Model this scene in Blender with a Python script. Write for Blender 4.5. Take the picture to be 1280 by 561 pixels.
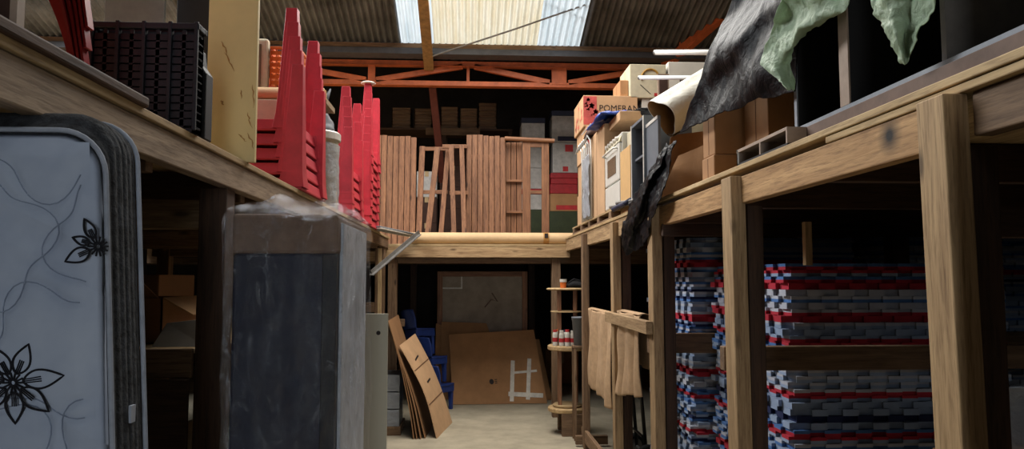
import bpy, math, random
from mathutils import Vector, Matrix, noise
random.seed(7)
PI = math.pi
for o in list(bpy.data.objects): bpy.data.objects.remove(o)
S = bpy.context.scene
COL = S.collection

# ------------------------------------------------------------------ camera, sky, daylight, exposure
EYE = Vector((0, 0, 1.55)); YAW = 0.0592960; PITCH = 0.0729224; F = 924.0
cam = bpy.data.cameras.new('camera'); camo = bpy.data.objects.new('camera', cam); COL.objects.link(camo)
camo.location = EYE; camo.rotation_euler = (PI/2 + PITCH, 0, -YAW)
cam.sensor_width = 36; cam.lens = F/1280*36; cam.clip_start = .02
S.camera = camo
S.view_settings.view_transform = 'Standard'; S.view_settings.look = 'None'
S.view_settings.gamma = 1; S.view_settings.use_curve_mapping = False
S.view_settings.exposure = 0.0
S.cycles.use_denoising = True
S.cycles.max_bounces = 8; S.cycles.diffuse_bounces = 1; S.cycles.transparent_max_bounces = 16
w = bpy.data.worlds.new('sky'); S.world = w; w.use_nodes = True
w.node_tree.nodes['Background'].inputs[0].default_value = (.93, .97, 1, 1)
w.node_tree.nodes['Background'].inputs[1].default_value = 1.7

RIDGE_Y, EAVE_Y, EAVE_Z, SLOPE = -2.0, 8.95, 4.42, .31
def roof_z(y): return EAVE_Z + SLOPE*(EAVE_Y - y) if y >= RIDGE_Y else EAVE_Z + SLOPE*(EAVE_Y - RIDGE_Y) - SLOPE*(RIDGE_Y - y)
def skylight_lamp(name, x, y0, y1, width, power, col=(1, .97, .93)):
    d = bpy.data.lights.new(name, 'AREA'); d.shape = 'RECTANGLE'; d.energy = power; d.color = col
    ym = (y0+y1)/2; dz = roof_z(y1) - roof_z(y0); L = math.hypot(y1-y0, dz)
    d.size = width; d.size_y = L
    o = bpy.data.objects.new(name, d); COL.objects.link(o)
    o.location = (x, ym, (roof_z(y0)+roof_z(y1))/2 - .08); o.rotation_euler = (math.atan2(dz, y1-y0), 0, 0)
    return o
skylight_lamp('skylight_daylight', .27, 4.5, 8.15, 2.15, 235)
skylight_lamp('skylight_daylight', .27, .85, 2.3, 2.15, 22)
skylight_lamp('skylight_daylight', -4.35, 3.3, 8.1, 2.0, 620, (.93, .97, 1))

d = bpy.data.lights.new('doorway_daylight', 'AREA'); d.shape = 'RECTANGLE'; d.size = 1.1; d.size_y = 3.3; d.energy = 75; d.color = (.86, .93, 1)
o = bpy.data.objects.new('doorway_daylight', d); COL.objects.link(o); o.location = (.46, -5.25, 1.7); o.rotation_euler = (PI/2, 0, 0)

# survey helpers: a bearing measured from the photograph, met with a known plane of the building
RM = Matrix.Rotation(-YAW, 3, 'Z') @ Matrix.Rotation(PI/2 + PITCH, 3, 'X')
def bearing(px, py): return RM @ Vector(((px-640)/F, (280.5-py)/F, -1))
def atY(px, py, Y): r = bearing(px, py); return EYE + r*(Y/r.y)
def atX(px, py, X): r = bearing(px, py); return EYE + r*(X/r.x)
def atZ(px, py, Z): r = bearing(px, py); return EYE + r*((Z-1.55)/r.z)

# ------------------------------------------------------------------ materials
def lin(c):
    c /= 255.0
    return c/12.92 if c <= .04045 else ((c+.055)/1.055)**2.4
def C(r, g, b): return (lin(r), lin(g), lin(b), 1)
def new_mat(name):
    m = bpy.data.materials.new(name); m.use_nodes = True
    nt = m.node_tree; b = nt.nodes['Principled BSDF']
    return m, nt, b
def nd(nt, t, **kw):
    n = nt.nodes.new(t)
    for k, v in kw.items(): setattr(n, k, v)
    return n
def coords(nt, scale, out='Object', loc=(0, 0, 0)):
    tc = nd(nt, 'ShaderNodeTexCoord'); mp = nd(nt, 'ShaderNodeMapping')
    mp.inputs['Scale'].default_value = scale; mp.inputs['Location'].default_value = loc
    nt.links.new(tc.outputs[out], mp.inputs[0]); return mp
def tex(nt, vec, scale, detail=4, rough=.55, dist=0):
    n = nd(nt, 'ShaderNodeTexNoise'); n.inputs['Scale'].default_value = scale; n.inputs['Detail'].default_value = detail
    n.inputs['Roughness'].default_value = rough; n.inputs['Distortion'].default_value = dist
    nt.links.new(vec.outputs[0], n.inputs['Vector']); return n
def ramp(nt, fac, stops):
    r = nd(nt, 'ShaderNodeValToRGB'); els = r.color_ramp.elements
    els[0].position, els[0].color = stops[0]; els[1].position, els[1].color = stops[-1]
    for p, c in stops[1:-1]:
        e = els.new(p); e.color = c
    nt.links.new(fac, r.inputs[0]); return r
def mixc(nt, fac, a, b, mode='MIX'):
    m = nd(nt, 'ShaderNodeMix', data_type='RGBA', blend_type=mode)
    for sock, v in ((m.inputs[0], fac), (m.inputs[6], a), (m.inputs[7], b)):
        if hasattr(v, 'links') or hasattr(v, 'is_output'): nt.links.new(v, sock)
        else: sock.default_value = v
    return m.outputs[2]
def vary(nt, col, amount=.18):
    oi = nd(nt, 'ShaderNodeObjectInfo'); mr = nd(nt, 'ShaderNodeMapRange')
    mr.inputs[3].default_value = 1-amount; mr.inputs[4].default_value = 1+amount
    nt.links.new(oi.outputs['Random'], mr.inputs[0])
    hs = nd(nt, 'ShaderNodeHueSaturation'); nt.links.new(mr.outputs[0], hs.inputs['Value']); nt.links.new(col, hs.inputs['Color'])
    return hs.outputs[0]
def bump(nt, b, h, strength=.3, dist=.01):
    n = nd(nt, 'ShaderNodeBump'); n.inputs['Strength'].default_value = strength; n.inputs['Distance'].default_value = dist
    nt.links.new(h, n.inputs['Height']); nt.links.new(n.outputs[0], b.inputs['Normal'])
_W = {}
def wood(name, a, b, axis, rough=.75, fine=1.0, knots=False, knot_at=None, var=.16):
    key = (name, axis)
    if key in _W: return _W[key]
    m, nt, p = new_mat(name + '_' + axis.lower())
    sc = {'X': (.9, 13, 13), 'Y': (13, .9, 13), 'Z': (13, 13, .9)}[axis]
    mp = coords(nt, tuple(s*fine for s in sc))
    n1 = tex(nt, mp, 2.2, 5, .6, .6); n2 = tex(nt, mp, 9, 3, .7)
    r = ramp(nt, n1.outputs[0], [(.3, a), (.7, b)])
    dark = tuple(x*.45 for x in a[:3]) + (1,)
    r2 = ramp(nt, n2.outputs[0], [(.36, (.56, .52, .49, 1)), (.52, (1, 1, 1, 1))])
    c = mixc(nt, .75, r.outputs[0], r2.outputs[0], 'MULTIPLY')
    if knots:
        kp = coords(nt, {'X': (2, 6, 6), 'Y': (6, 2, 6), 'Z': (6, 6, 2)}[axis])
        v = nd(nt, 'ShaderNodeTexVoronoi'); v.inputs['Scale'].default_value = 1.3; nt.links.new(kp.outputs[0], v.inputs['Vector'])
        kr = ramp(nt, v.outputs['Distance'], [(.05, (1, 1, 1, 1)), (.13, (0, 0, 0, 1))])
        c = mixc(nt, kr.outputs[0], c, dark)
    if knot_at:
        tc = nd(nt, 'ShaderNodeTexCoord'); vs = nd(nt, 'ShaderNodeVectorMath', operation='DISTANCE')
        nt.links.new(tc.outputs['Object'], vs.inputs[0]); vs.inputs[1].default_value = knot_at
        kr = ramp(nt, vs.outputs['Value'], [(.012, (1, 1, 1, 1)), (.022, (.75, .75, .75, 1)), (.06, (0, 0, 0, 1))])
        c = mixc(nt, kr.outputs[0], c, (.01, .006, .003, 1))
    c = vary(nt, c, var)
    nt.links.new(c, p.inputs['Base Color']); p.inputs['Roughness'].default_value = rough
    bump(nt, p, n2.outputs[0], .25, .004)
    _W[key] = m; return m
def plain(name, col, rough=.5, metal=0, var=0, noise_amt=.12, nscale=14, bumps=0, coat=0):
    m, nt, p = new_mat(name)
    mp = coords(nt, (1, 1, 1)); n = tex(nt, mp, nscale, 5, .65)
    d = tuple(x*(1-noise_amt*2) for x in col[:3]) + (1,); l = tuple(min(1, x*(1+noise_amt)) for x in col[:3]) + (1,)
    r = ramp(nt, n.outputs[0], [(.3, d), (.65, l)]); c = r.outputs[0]
    if var: c = vary(nt, c, var)
    nt.links.new(c, p.inputs['Base Color']); p.inputs['Roughness'].default_value = rough; p.inputs['Metallic'].default_value = metal
    if coat: p.inputs['Coat Weight'].default_value = coat
    if bumps: bump(nt, p, n.outputs[0], bumps, .01)
    return m
def plastic_sheet(name, col, rough=.3, trans=0.0, clear=0.0, scale=30, spec=.45, bs=.7):
    m, nt, p = new_mat(name)
    mp = coords(nt, (1, 1, 1)); n = tex(nt, mp, scale, 6, .6, 1.2); n2 = tex(nt, mp, scale*.25, 4, .6, .8)
    add = nd(nt, 'ShaderNodeMath', operation='ADD'); nt.links.new(n.outputs[0], add.inputs[0]); nt.links.new(n2.outputs[0], add.inputs[1])
    p.inputs['Base Color'].default_value = col; p.inputs['Roughness'].default_value = rough
    p.inputs['Specular IOR Level'].default_value = spec
    bump(nt, p, add.outputs[0], bs, .02)
    out = nt.nodes['Material Output']; sh = p.outputs[0]
    if trans:
        t = nd(nt, 'ShaderNodeBsdfTranslucent'); t.inputs[0].default_value = col
        mx = nd(nt, 'ShaderNodeMixShader'); mx.inputs[0].default_value = trans
        nt.links.new(sh, mx.inputs[1]); nt.links.new(t.outputs[0], mx.inputs[2]); sh = mx.outputs[0]
    if clear:
        t = nd(nt, 'ShaderNodeBsdfTransparent')
        rr = ramp(nt, n2.outputs[0], [(.40, (1, 1, 1, 1)), (.62, (.72, .72, .72, 1))])
        mu = nd(nt, 'ShaderNodeMath', operation='MULTIPLY'); nt.links.new(rr.outputs[0], mu.inputs[0]); mu.inputs[1].default_value = clear
        mx = nd(nt, 'ShaderNodeMixShader'); nt.links.new(mu.outputs[0], mx.inputs[0])
        nt.links.new(sh, mx.inputs[1]); nt.links.new(t.outputs[0], mx.inputs[2]); sh = mx.outputs[0]
    nt.links.new(sh, out.inputs[0]); return m

PINE = (C(148, 116, 80), C(198, 164, 120)); OLD = (C(108, 82, 60), C(154, 122, 90)); RED_PINE = (C(116, 76, 52), C(168, 118, 82))
def pine(ax): return wood('rough_pine', *PINE, ax, knots=True)
def oldwood(ax): return wood('old_timber', *OLD, ax, knots=True)
def redpine(ax): return wood('stained_pine', *RED_PINE, ax, rough=.6, knots=True, var=.1)
def ply(ax): return wood('plywood', C(172, 138, 92), C(214, 184, 136), ax, fine=.7)
def darkwood(ax): return wood('dark_timber', C(62, 44, 32), C(96, 68, 48), ax)
M = {}
M['concrete'] = plain('dusty_concrete', C(182, 170, 146), .9, noise_amt=.12, nscale=3, bumps=.1)
M['wall'] = plain('dark_painted_block_wall', C(52, 46, 44), .95, noise_amt=.2, nscale=4)
M['roof'] = plain('weathered_grey_roofing', C(128, 130, 134), .65, noise_amt=.3, nscale=2.5)
M['card'] = plain('brown_cardboard', C(172, 126, 84), .85, var=.1, noise_amt=.08, nscale=5)
M['card_in'] = plain('plain_kraft', C(196, 150, 98), .85, noise_amt=.05)
M['card_pale'] = plain('pale_cardboard', C(206, 164, 122), .85, var=.06, noise_amt=.06, nscale=6)
M['card_white'] = plain('white_printed_card', C(214, 206, 192), .7, noise_amt=.05, nscale=4)
M['cream'] = plain('cream_card', C(206, 194, 164), .7, noise_amt=.06)
M['tape'] = plain('packing_tape', C(190, 160, 118), .3)
M['white_tape'] = plain('white_tape', C(226, 218, 204), .45)
M['ink'] = plain('black_ink', C(40, 30, 26), .7)
M['ink_red'] = plain('red_print', C(190, 44, 46), .6)
M['ink_pink'] = plain('faded_red_print', C(214, 92, 84), .7)
M['ink_gold'] = plain('gold_print', C(176, 130, 48), .5)
M['navy'] = plain('navy_card', C(36, 40, 66), .6)
M['redcard'] = plain('red_card', C(170, 36, 42), .6, var=.08)
M['greencard'] = plain('dark_green_card', C(52, 62, 34), .6)
M['red'] = plain('red_plastic', C(206, 52, 66), .45, noise_amt=.10, nscale=9, var=.06)
M['redchair'] = plain('dusty_red_plastic', C(176, 48, 54), .45, noise_amt=.12, nscale=9)
M['cap'] = plain('off_white_plastic', C(226, 218, 206), .45)
M['blue'] = plain('blue_plastic', C(40, 62, 128), .4, noise_amt=.1)
M['blackplastic'] = plain('black_plastic', C(15, 18, 28), .6, noise_amt=.1)
M['orange'] = plain('orange_painted_steel', C(212, 110, 62), .5, noise_amt=.14, nscale=7)
M['orangep'] = plain('orange_plastic', C(222, 112, 44), .45)
M['yellowsteel'] = plain('weathered_yellow_steel', C(170, 132, 84), .6, noise_amt=.2)
M['steel'] = plain('grey_galvanised_steel', C(140, 138, 134), .45, .6, noise_amt=.15)
M['gutter'] = plain('dull_grey_gutter', C(92, 92, 96), .6, .2)
M['darkmetal'] = plain('black_painted_metal', C(24, 24, 26), .4, .3)
M['rubber'] = plain('black_rubber', C(28, 27, 27), .8)
M['white'] = plain('white_enamel', C(232, 228, 216), .25, noise_amt=.03)
M['whitepaint'] = plain('white_paint', C(226, 224, 216), .5, noise_amt=.05)
M['glass'] = plain('dark_oven_glass', C(120, 104, 84), .12)
M['sidegrey'] = plain('lit_side_haze', C(192, 198, 208), .6)
M['dimgrey'] = plain('brownish_grey_board', C(104, 98, 92), .7)
M['office'] = plain('office_carton', C(190, 184, 178), .75)  # white card, greyed in its colour to imitate the dim back bay
M['greyboard'] = plain('grey_laminate', C(112, 116, 122), .5, noise_amt=.06)
M['blackboard'] = plain('black_stained_board', C(22, 19, 19), .7)
M['palegrey'] = plain('pale_grey_board', C(150, 154, 160), .6, noise_amt=.08)
M['edgeband'] = plain('tan_edge_board', C(172, 148, 128), .6, noise_amt=.08)
M['yellowboard'] = plain('pale_yellow_board', C(242, 214, 150), .6, noise_amt=.05, nscale=3)
M['scuff'] = plain('brown_scuff', C(192, 138, 72), .7)
M['beigeboard'] = plain('beige_melamine', C(196, 190, 170), .5, noise_amt=.03, nscale=3)
M['greyhard'] = plain('dusty_hardboard', C(168, 152, 134), .85, noise_amt=.14, nscale=4)
M['tube'] = plain('kraft_tube', C(214, 178, 132), .7, noise_amt=.06, nscale=5)
M['cloth'] = plain('beige_cloth', C(196, 160, 122), .95, noise_amt=.08, nscale=20, bumps=.2)
M['bluetarp'] = plain('blue_tarpaulin', C(38, 72, 160), .5, bumps=.4)
M['fuzzy'] = plain('black_fabric', C(16, 16, 18), .95, nscale=60, bumps=.8)
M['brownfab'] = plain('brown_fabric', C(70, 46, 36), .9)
M['mattress_side'] = plain('charcoal_ticking', C(52, 54, 58), .95, noise_amt=.45, nscale=45, bumps=.8)
M['piping'] = plain('pale_piping', C(166, 172, 184), .8)
M['motif'] = plain('black_stitching', C(22, 22, 30), .9)
M['cab_navy'] = plain('deep_navy_panel', C(20, 29, 54), .6, noise_amt=.1)
M['cab_band'] = plain('taupe_card_band', C(128, 104, 88), .8)
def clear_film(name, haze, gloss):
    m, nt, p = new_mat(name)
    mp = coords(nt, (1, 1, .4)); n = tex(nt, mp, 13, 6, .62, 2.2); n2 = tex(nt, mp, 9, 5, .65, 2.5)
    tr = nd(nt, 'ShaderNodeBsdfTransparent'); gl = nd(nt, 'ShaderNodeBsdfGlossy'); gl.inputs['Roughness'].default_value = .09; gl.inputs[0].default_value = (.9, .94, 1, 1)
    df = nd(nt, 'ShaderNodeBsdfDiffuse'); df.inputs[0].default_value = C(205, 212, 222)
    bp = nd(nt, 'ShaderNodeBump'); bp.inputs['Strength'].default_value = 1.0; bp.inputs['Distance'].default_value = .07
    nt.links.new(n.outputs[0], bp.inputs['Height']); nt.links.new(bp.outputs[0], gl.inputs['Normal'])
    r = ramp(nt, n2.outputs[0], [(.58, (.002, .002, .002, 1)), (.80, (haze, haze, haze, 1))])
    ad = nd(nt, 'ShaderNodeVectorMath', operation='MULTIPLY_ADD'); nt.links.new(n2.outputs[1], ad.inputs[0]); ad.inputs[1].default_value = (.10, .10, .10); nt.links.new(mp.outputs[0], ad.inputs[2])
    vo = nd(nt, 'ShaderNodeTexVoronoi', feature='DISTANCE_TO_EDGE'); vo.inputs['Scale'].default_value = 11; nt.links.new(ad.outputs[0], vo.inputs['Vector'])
    n3 = tex(nt, mp, 5, 3, .6); crease_ = ramp(nt, vo.outputs['Distance'], [(.0, (.55, .55, .55, 1)), (.035, (0, 0, 0, 1))]); msk = ramp(nt, n3.outputs[0], [(.45, (0, 0, 0, 1)), (.62, (1, 1, 1, 1))])  # highlight streaks painted on the film as white diffuse lines
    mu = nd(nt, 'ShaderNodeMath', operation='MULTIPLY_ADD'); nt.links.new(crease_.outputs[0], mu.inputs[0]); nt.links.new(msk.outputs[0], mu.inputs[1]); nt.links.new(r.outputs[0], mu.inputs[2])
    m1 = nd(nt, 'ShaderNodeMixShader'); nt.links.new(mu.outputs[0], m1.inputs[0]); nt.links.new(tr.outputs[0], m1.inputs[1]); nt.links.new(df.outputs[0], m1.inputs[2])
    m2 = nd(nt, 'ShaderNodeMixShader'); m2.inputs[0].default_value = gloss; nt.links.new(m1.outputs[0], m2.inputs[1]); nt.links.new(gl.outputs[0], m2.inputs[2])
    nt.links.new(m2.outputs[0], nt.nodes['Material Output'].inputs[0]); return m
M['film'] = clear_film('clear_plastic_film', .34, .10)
M['black_sheet'] = plastic_sheet('black_plastic_sheeting', C(10, 10, 12), .46, scale=14, spec=.10, bs=.5)
M['green_sheet'] = plastic_sheet('pale_green_plastic_sheeting', C(184, 204, 172), .4, trans=.35, scale=26)
M['white_sheet'] = plastic_sheet('white_sheet_outer', C(232, 226, 210), .5, scale=8)
M['hazy'] = plastic_sheet('hazy_wrap', C(200, 204, 210), .3, clear=.5, scale=30)
# quilted mattress fabric
m, nt, p = new_mat('blue_grey_damask')
mp = coords(nt, (1, 1, 1)); nn = tex(nt, mp, 5, 4, .6)
rr = ramp(nt, nn.outputs[0], [(.3, C(164, 176, 198)), (.7, C(192, 202, 218))]); nt.links.new(rr.outputs[0], p.inputs['Base Color'])
wv = nd(nt, 'ShaderNodeTexWave', wave_type='RINGS', rings_direction='Y'); wv.inputs['Scale'].default_value = 1.1; wv.inputs['Distortion'].default_value = 3.5
wv.inputs['Detail'].default_value = 0; wv.inputs['Detail Scale'].default_value = .8
nt.links.new(mp.outputs[0], wv.inputs['Vector'])
wr = ramp(nt, wv.outputs['Fac'], [(.0, (0, 0, 0, 1)), (.12, (1, 1, 1, 1))]); bump(nt, p, wr.outputs[0], .5, .01); p.inputs['Roughness'].default_value = .9
M['damask'] = m
# translucent roof sheets
def skysheet(name, a, b):
    m, nt, p = new_mat(name)
    mp = coords(nt, (5, .5, 1)); n = tex(nt, mp, 2.0, 5, .6)
    r = ramp(nt, n.outputs[0], [(.3, a), (.7, b)])
    t = nd(nt, 'ShaderNodeBsdfTranslucent'); nt.links.new(r.outputs[0], t.inputs[0])
    nt.links.new(t.outputs[0], nt.nodes['Material Output'].inputs[0]); return m
M['sky_warm'] = skysheet('warm_translucent_sheet', C(238, 222, 186), C(255, 246, 224))
M['sky_cool'] = skysheet('cool_translucent_sheet', C(214, 226, 230), C(250, 254, 255))

# ------------------------------------------------------------------ geometry helpers
ORG = {}
def tag(o, label=None, cat=None, group=None, kind=None):
    if label: o['label'] = label
    if cat: o['category'] = cat
    if group: o['group'] = group
    if kind: o['kind'] = kind
    return o
def thing(name, label, cat, loc=(0, 0, 0), group=None, rot=(0, 0, 0)):
    o = bpy.data.objects.new(name, None); o.empty_display_size = .1; COL.objects.link(o)
    o.location = loc; o.rotation_euler = rot; ORG[o.name] = Vector(loc) if not any(rot) else Vector((0, 0, 0))
    return tag(o, label, cat, group)
class G:
    """Collects shapes and links them as one mesh object."""
    def __init__(s): s.v = []; s.f = []; s.mi = []; s.cur = 0
    def add(s, vs, fs):
        k = len(s.v); s.v += [tuple(v) for v in vs]; s.f += [tuple(i+k for i in f) for f in fs]; s.mi += [s.cur]*len(fs); return s
    def box(s, x0, x1, y0, y1, z0, z1, R=None, c=None):
        vs = [Vector((x, y, z)) for z in (z0, z1) for y in (y0, y1) for x in (x0, x1)]
        if R is not None:
            c = Vector(c) if c is not None else Vector(((x0+x1)/2, (y0+y1)/2, (z0+z1)/2))
            vs = [c + R @ (v-c) for v in vs]
        return s.add(vs, [(0, 2, 3, 1), (4, 5, 7, 6), (0, 1, 5, 4), (2, 6, 7, 3), (0, 4, 6, 2), (1, 3, 7, 5)])
    def cbox(s, c, d, R=None):
        return s.box(c[0]-d[0]/2, c[0]+d[0]/2, c[1]-d[1]/2, c[1]+d[1]/2, c[2]-d[2]/2, c[2]+d[2]/2, R)
    def beam(s, a, b, wd, h, up=(0, 0, 1), w2=None, h2=None):
        a, b = Vector(a), Vector(b); t = (b-a).normalized(); u = Vector(up)
        if abs(t.dot(u)) > .98: u = Vector((0, 1, 0))
        r = t.cross(u).normalized(); u = r.cross(t)
        w2 = w2 or wd; h2 = h2 or h; vs = []
        for p_, ww, hh in ((a, wd, h), (b, w2, h2)):
            for i, j in ((-1, -1), (1, -1), (1, 1), (-1, 1)): vs.append(p_ + r*(i*ww/2) + u*(j*hh/2))
        return s.add(vs, [(3, 2, 1, 0), (4, 5, 6, 7), (0, 1, 5, 4), (1, 2, 6, 5), (2, 3, 7, 6), (3, 0, 4, 7)])
    def tube(s, path, r, n=10, caps=True, radii=None):
        path = [Vector(p_) for p_ in path]; vs = []; fs = []; prev = None
        for i, p_ in enumerate(path):
            t = (path[min(i+1, len(path)-1)] - path[max(i-1, 0)]).normalized()
            if prev is None:
                u = Vector((0, 0, 1)) if abs(t.z) < .9 else Vector((1, 0, 0)); u = (u - t*u.dot(t)).normalized()
            else: u = (prev - t*prev.dot(t)).normalized()
            prev = u; q = t.cross(u); rad = radii[i] if radii else r
            vs += [p_ + (u*math.cos(2*PI*k/n) + q*math.sin(2*PI*k/n))*rad for k in range(n)]
        for i in range(len(path)-1):
            for k in range(n): fs.append((i*n+k, i*n+(k+1) % n, (i+1)*n+(k+1) % n, (i+1)*n+k))
        if caps: fs += [tuple(range(n))[::-1], tuple(range((len(path)-1)*n, len(path)*n))]
        return s.add(vs, fs)
    def cyl(s, a, b, r, r2=None, n=20): return s.tube([a, b], r, n, True, [r, r if r2 is None else r2])
    def lathe(s, prof, c=(0, 0, 0), n=28):
        c = Vector(c); vs = []; fs = []; L = len(prof)
        for k in range(n):
            a = 2*PI*k/n; vs += [c + Vector((r*math.cos(a), r*math.sin(a), z)) for r, z in prof]
        for k in range(n):
            for i in range(L-1): fs.append((k*L+i, ((k+1) % n)*L+i, ((k+1) % n)*L+i+1, k*L+i+1))
        return s.add(vs, fs)
    def prism(s, pts, ext):
        """closed outline given as 3-D points, pushed along a vector"""
        ext = Vector(ext); pts = [Vector(p_) for p_ in pts]; n = len(pts)
        vs = pts + [p_+ext for p_ in pts]
        return s.add(vs, [tuple(range(n))[::-1], tuple(range(n, 2*n))] + [(i, (i+1) % n, n+(i+1) % n, n+i) for i in range(n)])
    def grid(s, fn, nu, nv):
        vs = [fn(i/nu, j/nv) for j in range(nv+1) for i in range(nu+1)]
        return s.add(vs, [(j*(nu+1)+i, j*(nu+1)+i+1, (j+1)*(nu+1)+i+1, (j+1)*(nu+1)+i) for j in range(nv) for i in range(nu)])
    def make(s, name, mat, parent=None, bevel=0, smooth=False, local=False, solid=0, sub=0, seg=2):
        me = bpy.data.meshes.new(name); off = Vector((0, 0, 0))
        root = parent
        while root is not None and root.parent is not None: root = root.parent
        if root is not None and not local: off = ORG.get(root.name, off)
        me.from_pydata([tuple(Vector(v)-off) for v in s.v], [], s.f); me.update()
        o = bpy.data.objects.new(name, me); COL.objects.link(o)
        for mm in (mat if isinstance(mat, (list, tuple)) else [mat]): me.materials.append(mm)
        if len(me.materials) > 1:
            for pl, i in zip(me.polygons, s.mi): pl.material_index = i
        if parent is not None: o.parent = parent
        if smooth:
            for pl in me.polygons: pl.use_smooth = True
        if solid: md = o.modifiers.new('thickness', 'SOLIDIFY'); md.thickness = solid; md.offset = 0
        if bevel:
            md = o.modifiers.new('bevel', 'BEVEL'); md.width = bevel; md.segments = seg; md.limit_method = 'ANGLE'; md.angle_limit = .6
        if sub: md = o.modifiers.new('sub', 'SUBSURF'); md.levels = sub; md.render_levels = sub
        return o
def recenter(o):
    """put a one-mesh thing's origin at its own base"""
    vs = [v.co for v in o.data.vertices]
    c = Vector(((min(v.x for v in vs)+max(v.x for v in vs))/2, (min(v.y for v in vs)+max(v.y for v in vs))/2, min(v.z for v in vs)))
    o.data.transform(Matrix.Translation(-c)); o.location = c; return o
def struct(o): o['kind'] = 'structure'; return o
def dup(o, name=None):
    c = o.copy(); COL.objects.link(c)
    for ch in list(o.children):
        d = ch.copy(); COL.objects.link(d); d.parent = c
        for g in list(ch.children):
            e = g.copy(); COL.objects.link(e); e.parent = d
    return c
def net(rows, smooth=True):
    """smooth surface through a net of control points -> f(u, v)"""
    rows = [[Vector(p_) for p_ in r] for r in rows]
    def cr(ps, t):
        n = len(ps)-1; x = min(max(t, 0), .99999)*n; i = int(x); f = x-i
        p0, p1, p2, p3 = ps[max(i-1, 0)], ps[i], ps[i+1], ps[min(i+2, n)]
        return .5*((2*p1) + (p2-p0)*f + (2*p0-5*p1+4*p2-p3)*f*f + (3*p1-p0-3*p2+p3)*f**3)
    return lambda u, v: cr([cr(r, u) for r in rows], v)
def wrinkle(f, amp, freq, seed=0, stretch=(1, 1, 1)):
    def g(u, v):
        p_ = f(u, v); q = Vector((p_.x*stretch[0], p_.y*stretch[1], p_.z*stretch[2]))*freq + Vector((seed, seed*2.3, -seed))
        n = Vector((noise.noise(q), noise.noise(q+Vector((9.1, 0, 3))), noise.noise(q+Vector((0, 7.7, 1)))))
        n2 = Vector((noise.noise(q*2.7), noise.noise(q*2.7+Vector((5, 2, 0))), noise.noise(q*2.7+Vector((1, 8, 3)))))
        return p_ + n*amp + n2*amp*.45
    return g
ORD = ['zeroth', 'first', 'second', 'third', 'fourth', 'fifth', 'sixth', 'seventh', 'eighth', 'ninth', 'tenth']
def ordinal(n):
    if n <= 10: return ORD[n]
    return f"{n}{'th' if 10 <= n % 100 <= 20 else {1: 'st', 2: 'nd', 3: 'rd'}.get(n % 10, 'th')}"

def lettering(text, size, parent, loc, mat):
    cu = bpy.data.curves.new('lettering', 'FONT'); cu.body = text; cu.size = size; cu.extrude = .0006
    tmp = bpy.data.objects.new('lettering_curve', cu); COL.objects.link(tmp)
    bpy.context.view_layer.update()
    me = bpy.data.meshes.new_from_object(tmp.evaluated_get(bpy.context.evaluated_depsgraph_get()))
    bpy.data.objects.remove(tmp)
    o = bpy.data.objects.new('lettering', me); COL.objects.link(o); o.parent = parent; o.rotation_euler = (PI/2, 0, 0)
    o.location = Vector(loc) - ORG[parent.name]; me.materials.clear(); me.materials.append(mat); return o

# ================================================================== THE SETTING
DZ_ = 1.985
WX0, WX1, WY0, WY1 = -6.6, 4.1, -5.2, 13.6
struct(G().box(WX0-.2, WX1+.2, WY0-.2, WY1+.2, -.2, 0).make('floor', M['concrete']))
struct(G().box(WX0-.2, WX0, WY0, WY1, 0, 8.4).make('wall_left', M['wall']))
struct(G().box(WX1, WX1+.2, WY0, WY1, 0, 8.4).make('wall_right', M['wall']))
struct(G().box(WX0-.2, WX1+.2, WY1, WY1+.2, 0, 8.4).make('wall_back', M['wall']))
g = G()      # front wall with the tall open doorway that lights the corridor
g.box(WX0-.2, -.1, WY0-.2, WY0, 0, 8.4); g.box(1.02, WX1+.2, WY0-.2, WY0, 0, 8.4); g.box(-.1, 1.02, WY0-.2, WY0, 3.4, 8.4)
struct(g.make('wall_front', M['wall']))
struct(G().box(-3.56, -3.5, -.5, 8.3, 0, DZ_).make('light_screen_left', M['wall']))  # added to shut light out from under the left deck
struct(G().box(1.04, 1.06, WY0, 1.28, 0, DZ_-.05).make('light_screen_right', M['wall']))  # unseen panel added to keep doorway light off the foam mats
SKX0, SKX1 = -.83, 1.37; SK1, SK2, SK3 = 4.4, 2.4, .8; SLX0, SLX1 = -5.4, -3.3
def roof_strip(x0, x1, y0, y1):
    n = max(2, int(round((x1-x0)/.0095))); ys = [y0, y1]
    g = G()
    return g.grid(lambda u, v: Vector((x0+u*(x1-x0), y0+v*(y1-y0), roof_z(y0+v*(y1-y0)) + .019*math.sin((x0+u*(x1-x0))*2*PI/.076))), n, 1)
for nm, a, b in (('ceiling_left', SLX1, SKX0), ('ceiling_far_left', WX0-.2, SLX0), ('ceiling_right', SKX1, WX1+.2)):
    g = roof_strip(a, b, RIDGE_Y, EAVE_Y)
    h = roof_strip(a, b, WY0, RIDGE_Y); g.add(h.v, h.f)
    struct(g.make(nm, M['roof'], smooth=True, solid=.004))
k = 1
for a, b, mt in ((SKX0, -.43, 'sky_cool'), (-.43, .84, 'sky_warm'), (.84, SKX1, 'sky_cool')):
    struct(roof_strip(a, b, SK1, EAVE_Y).make(f'window_{k}', M[mt], smooth=True)); k += 1
struct(roof_strip(SKX0, SKX1, SK3, SK2).make(f'window_{k}', M['sky_cool'], smooth=True))
g = roof_strip(SKX0, SKX1, WY0, RIDGE_Y)
for a, b in ((RIDGE_Y, SK3), (SK2, SK1)): h = roof_strip(SKX0, SKX1, a, b); g.add(h.v, h.f)
struct(g.make('ceiling_centre', M['roof'], smooth=True, solid=.004))
struct(roof_strip(SLX0, SLX1, 3.2, 8.2).make(f'window_{k+1}', M['sky_cool'], smooth=True))
g = roof_strip(SLX0, SLX1, WY0, RIDGE_Y)
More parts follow.
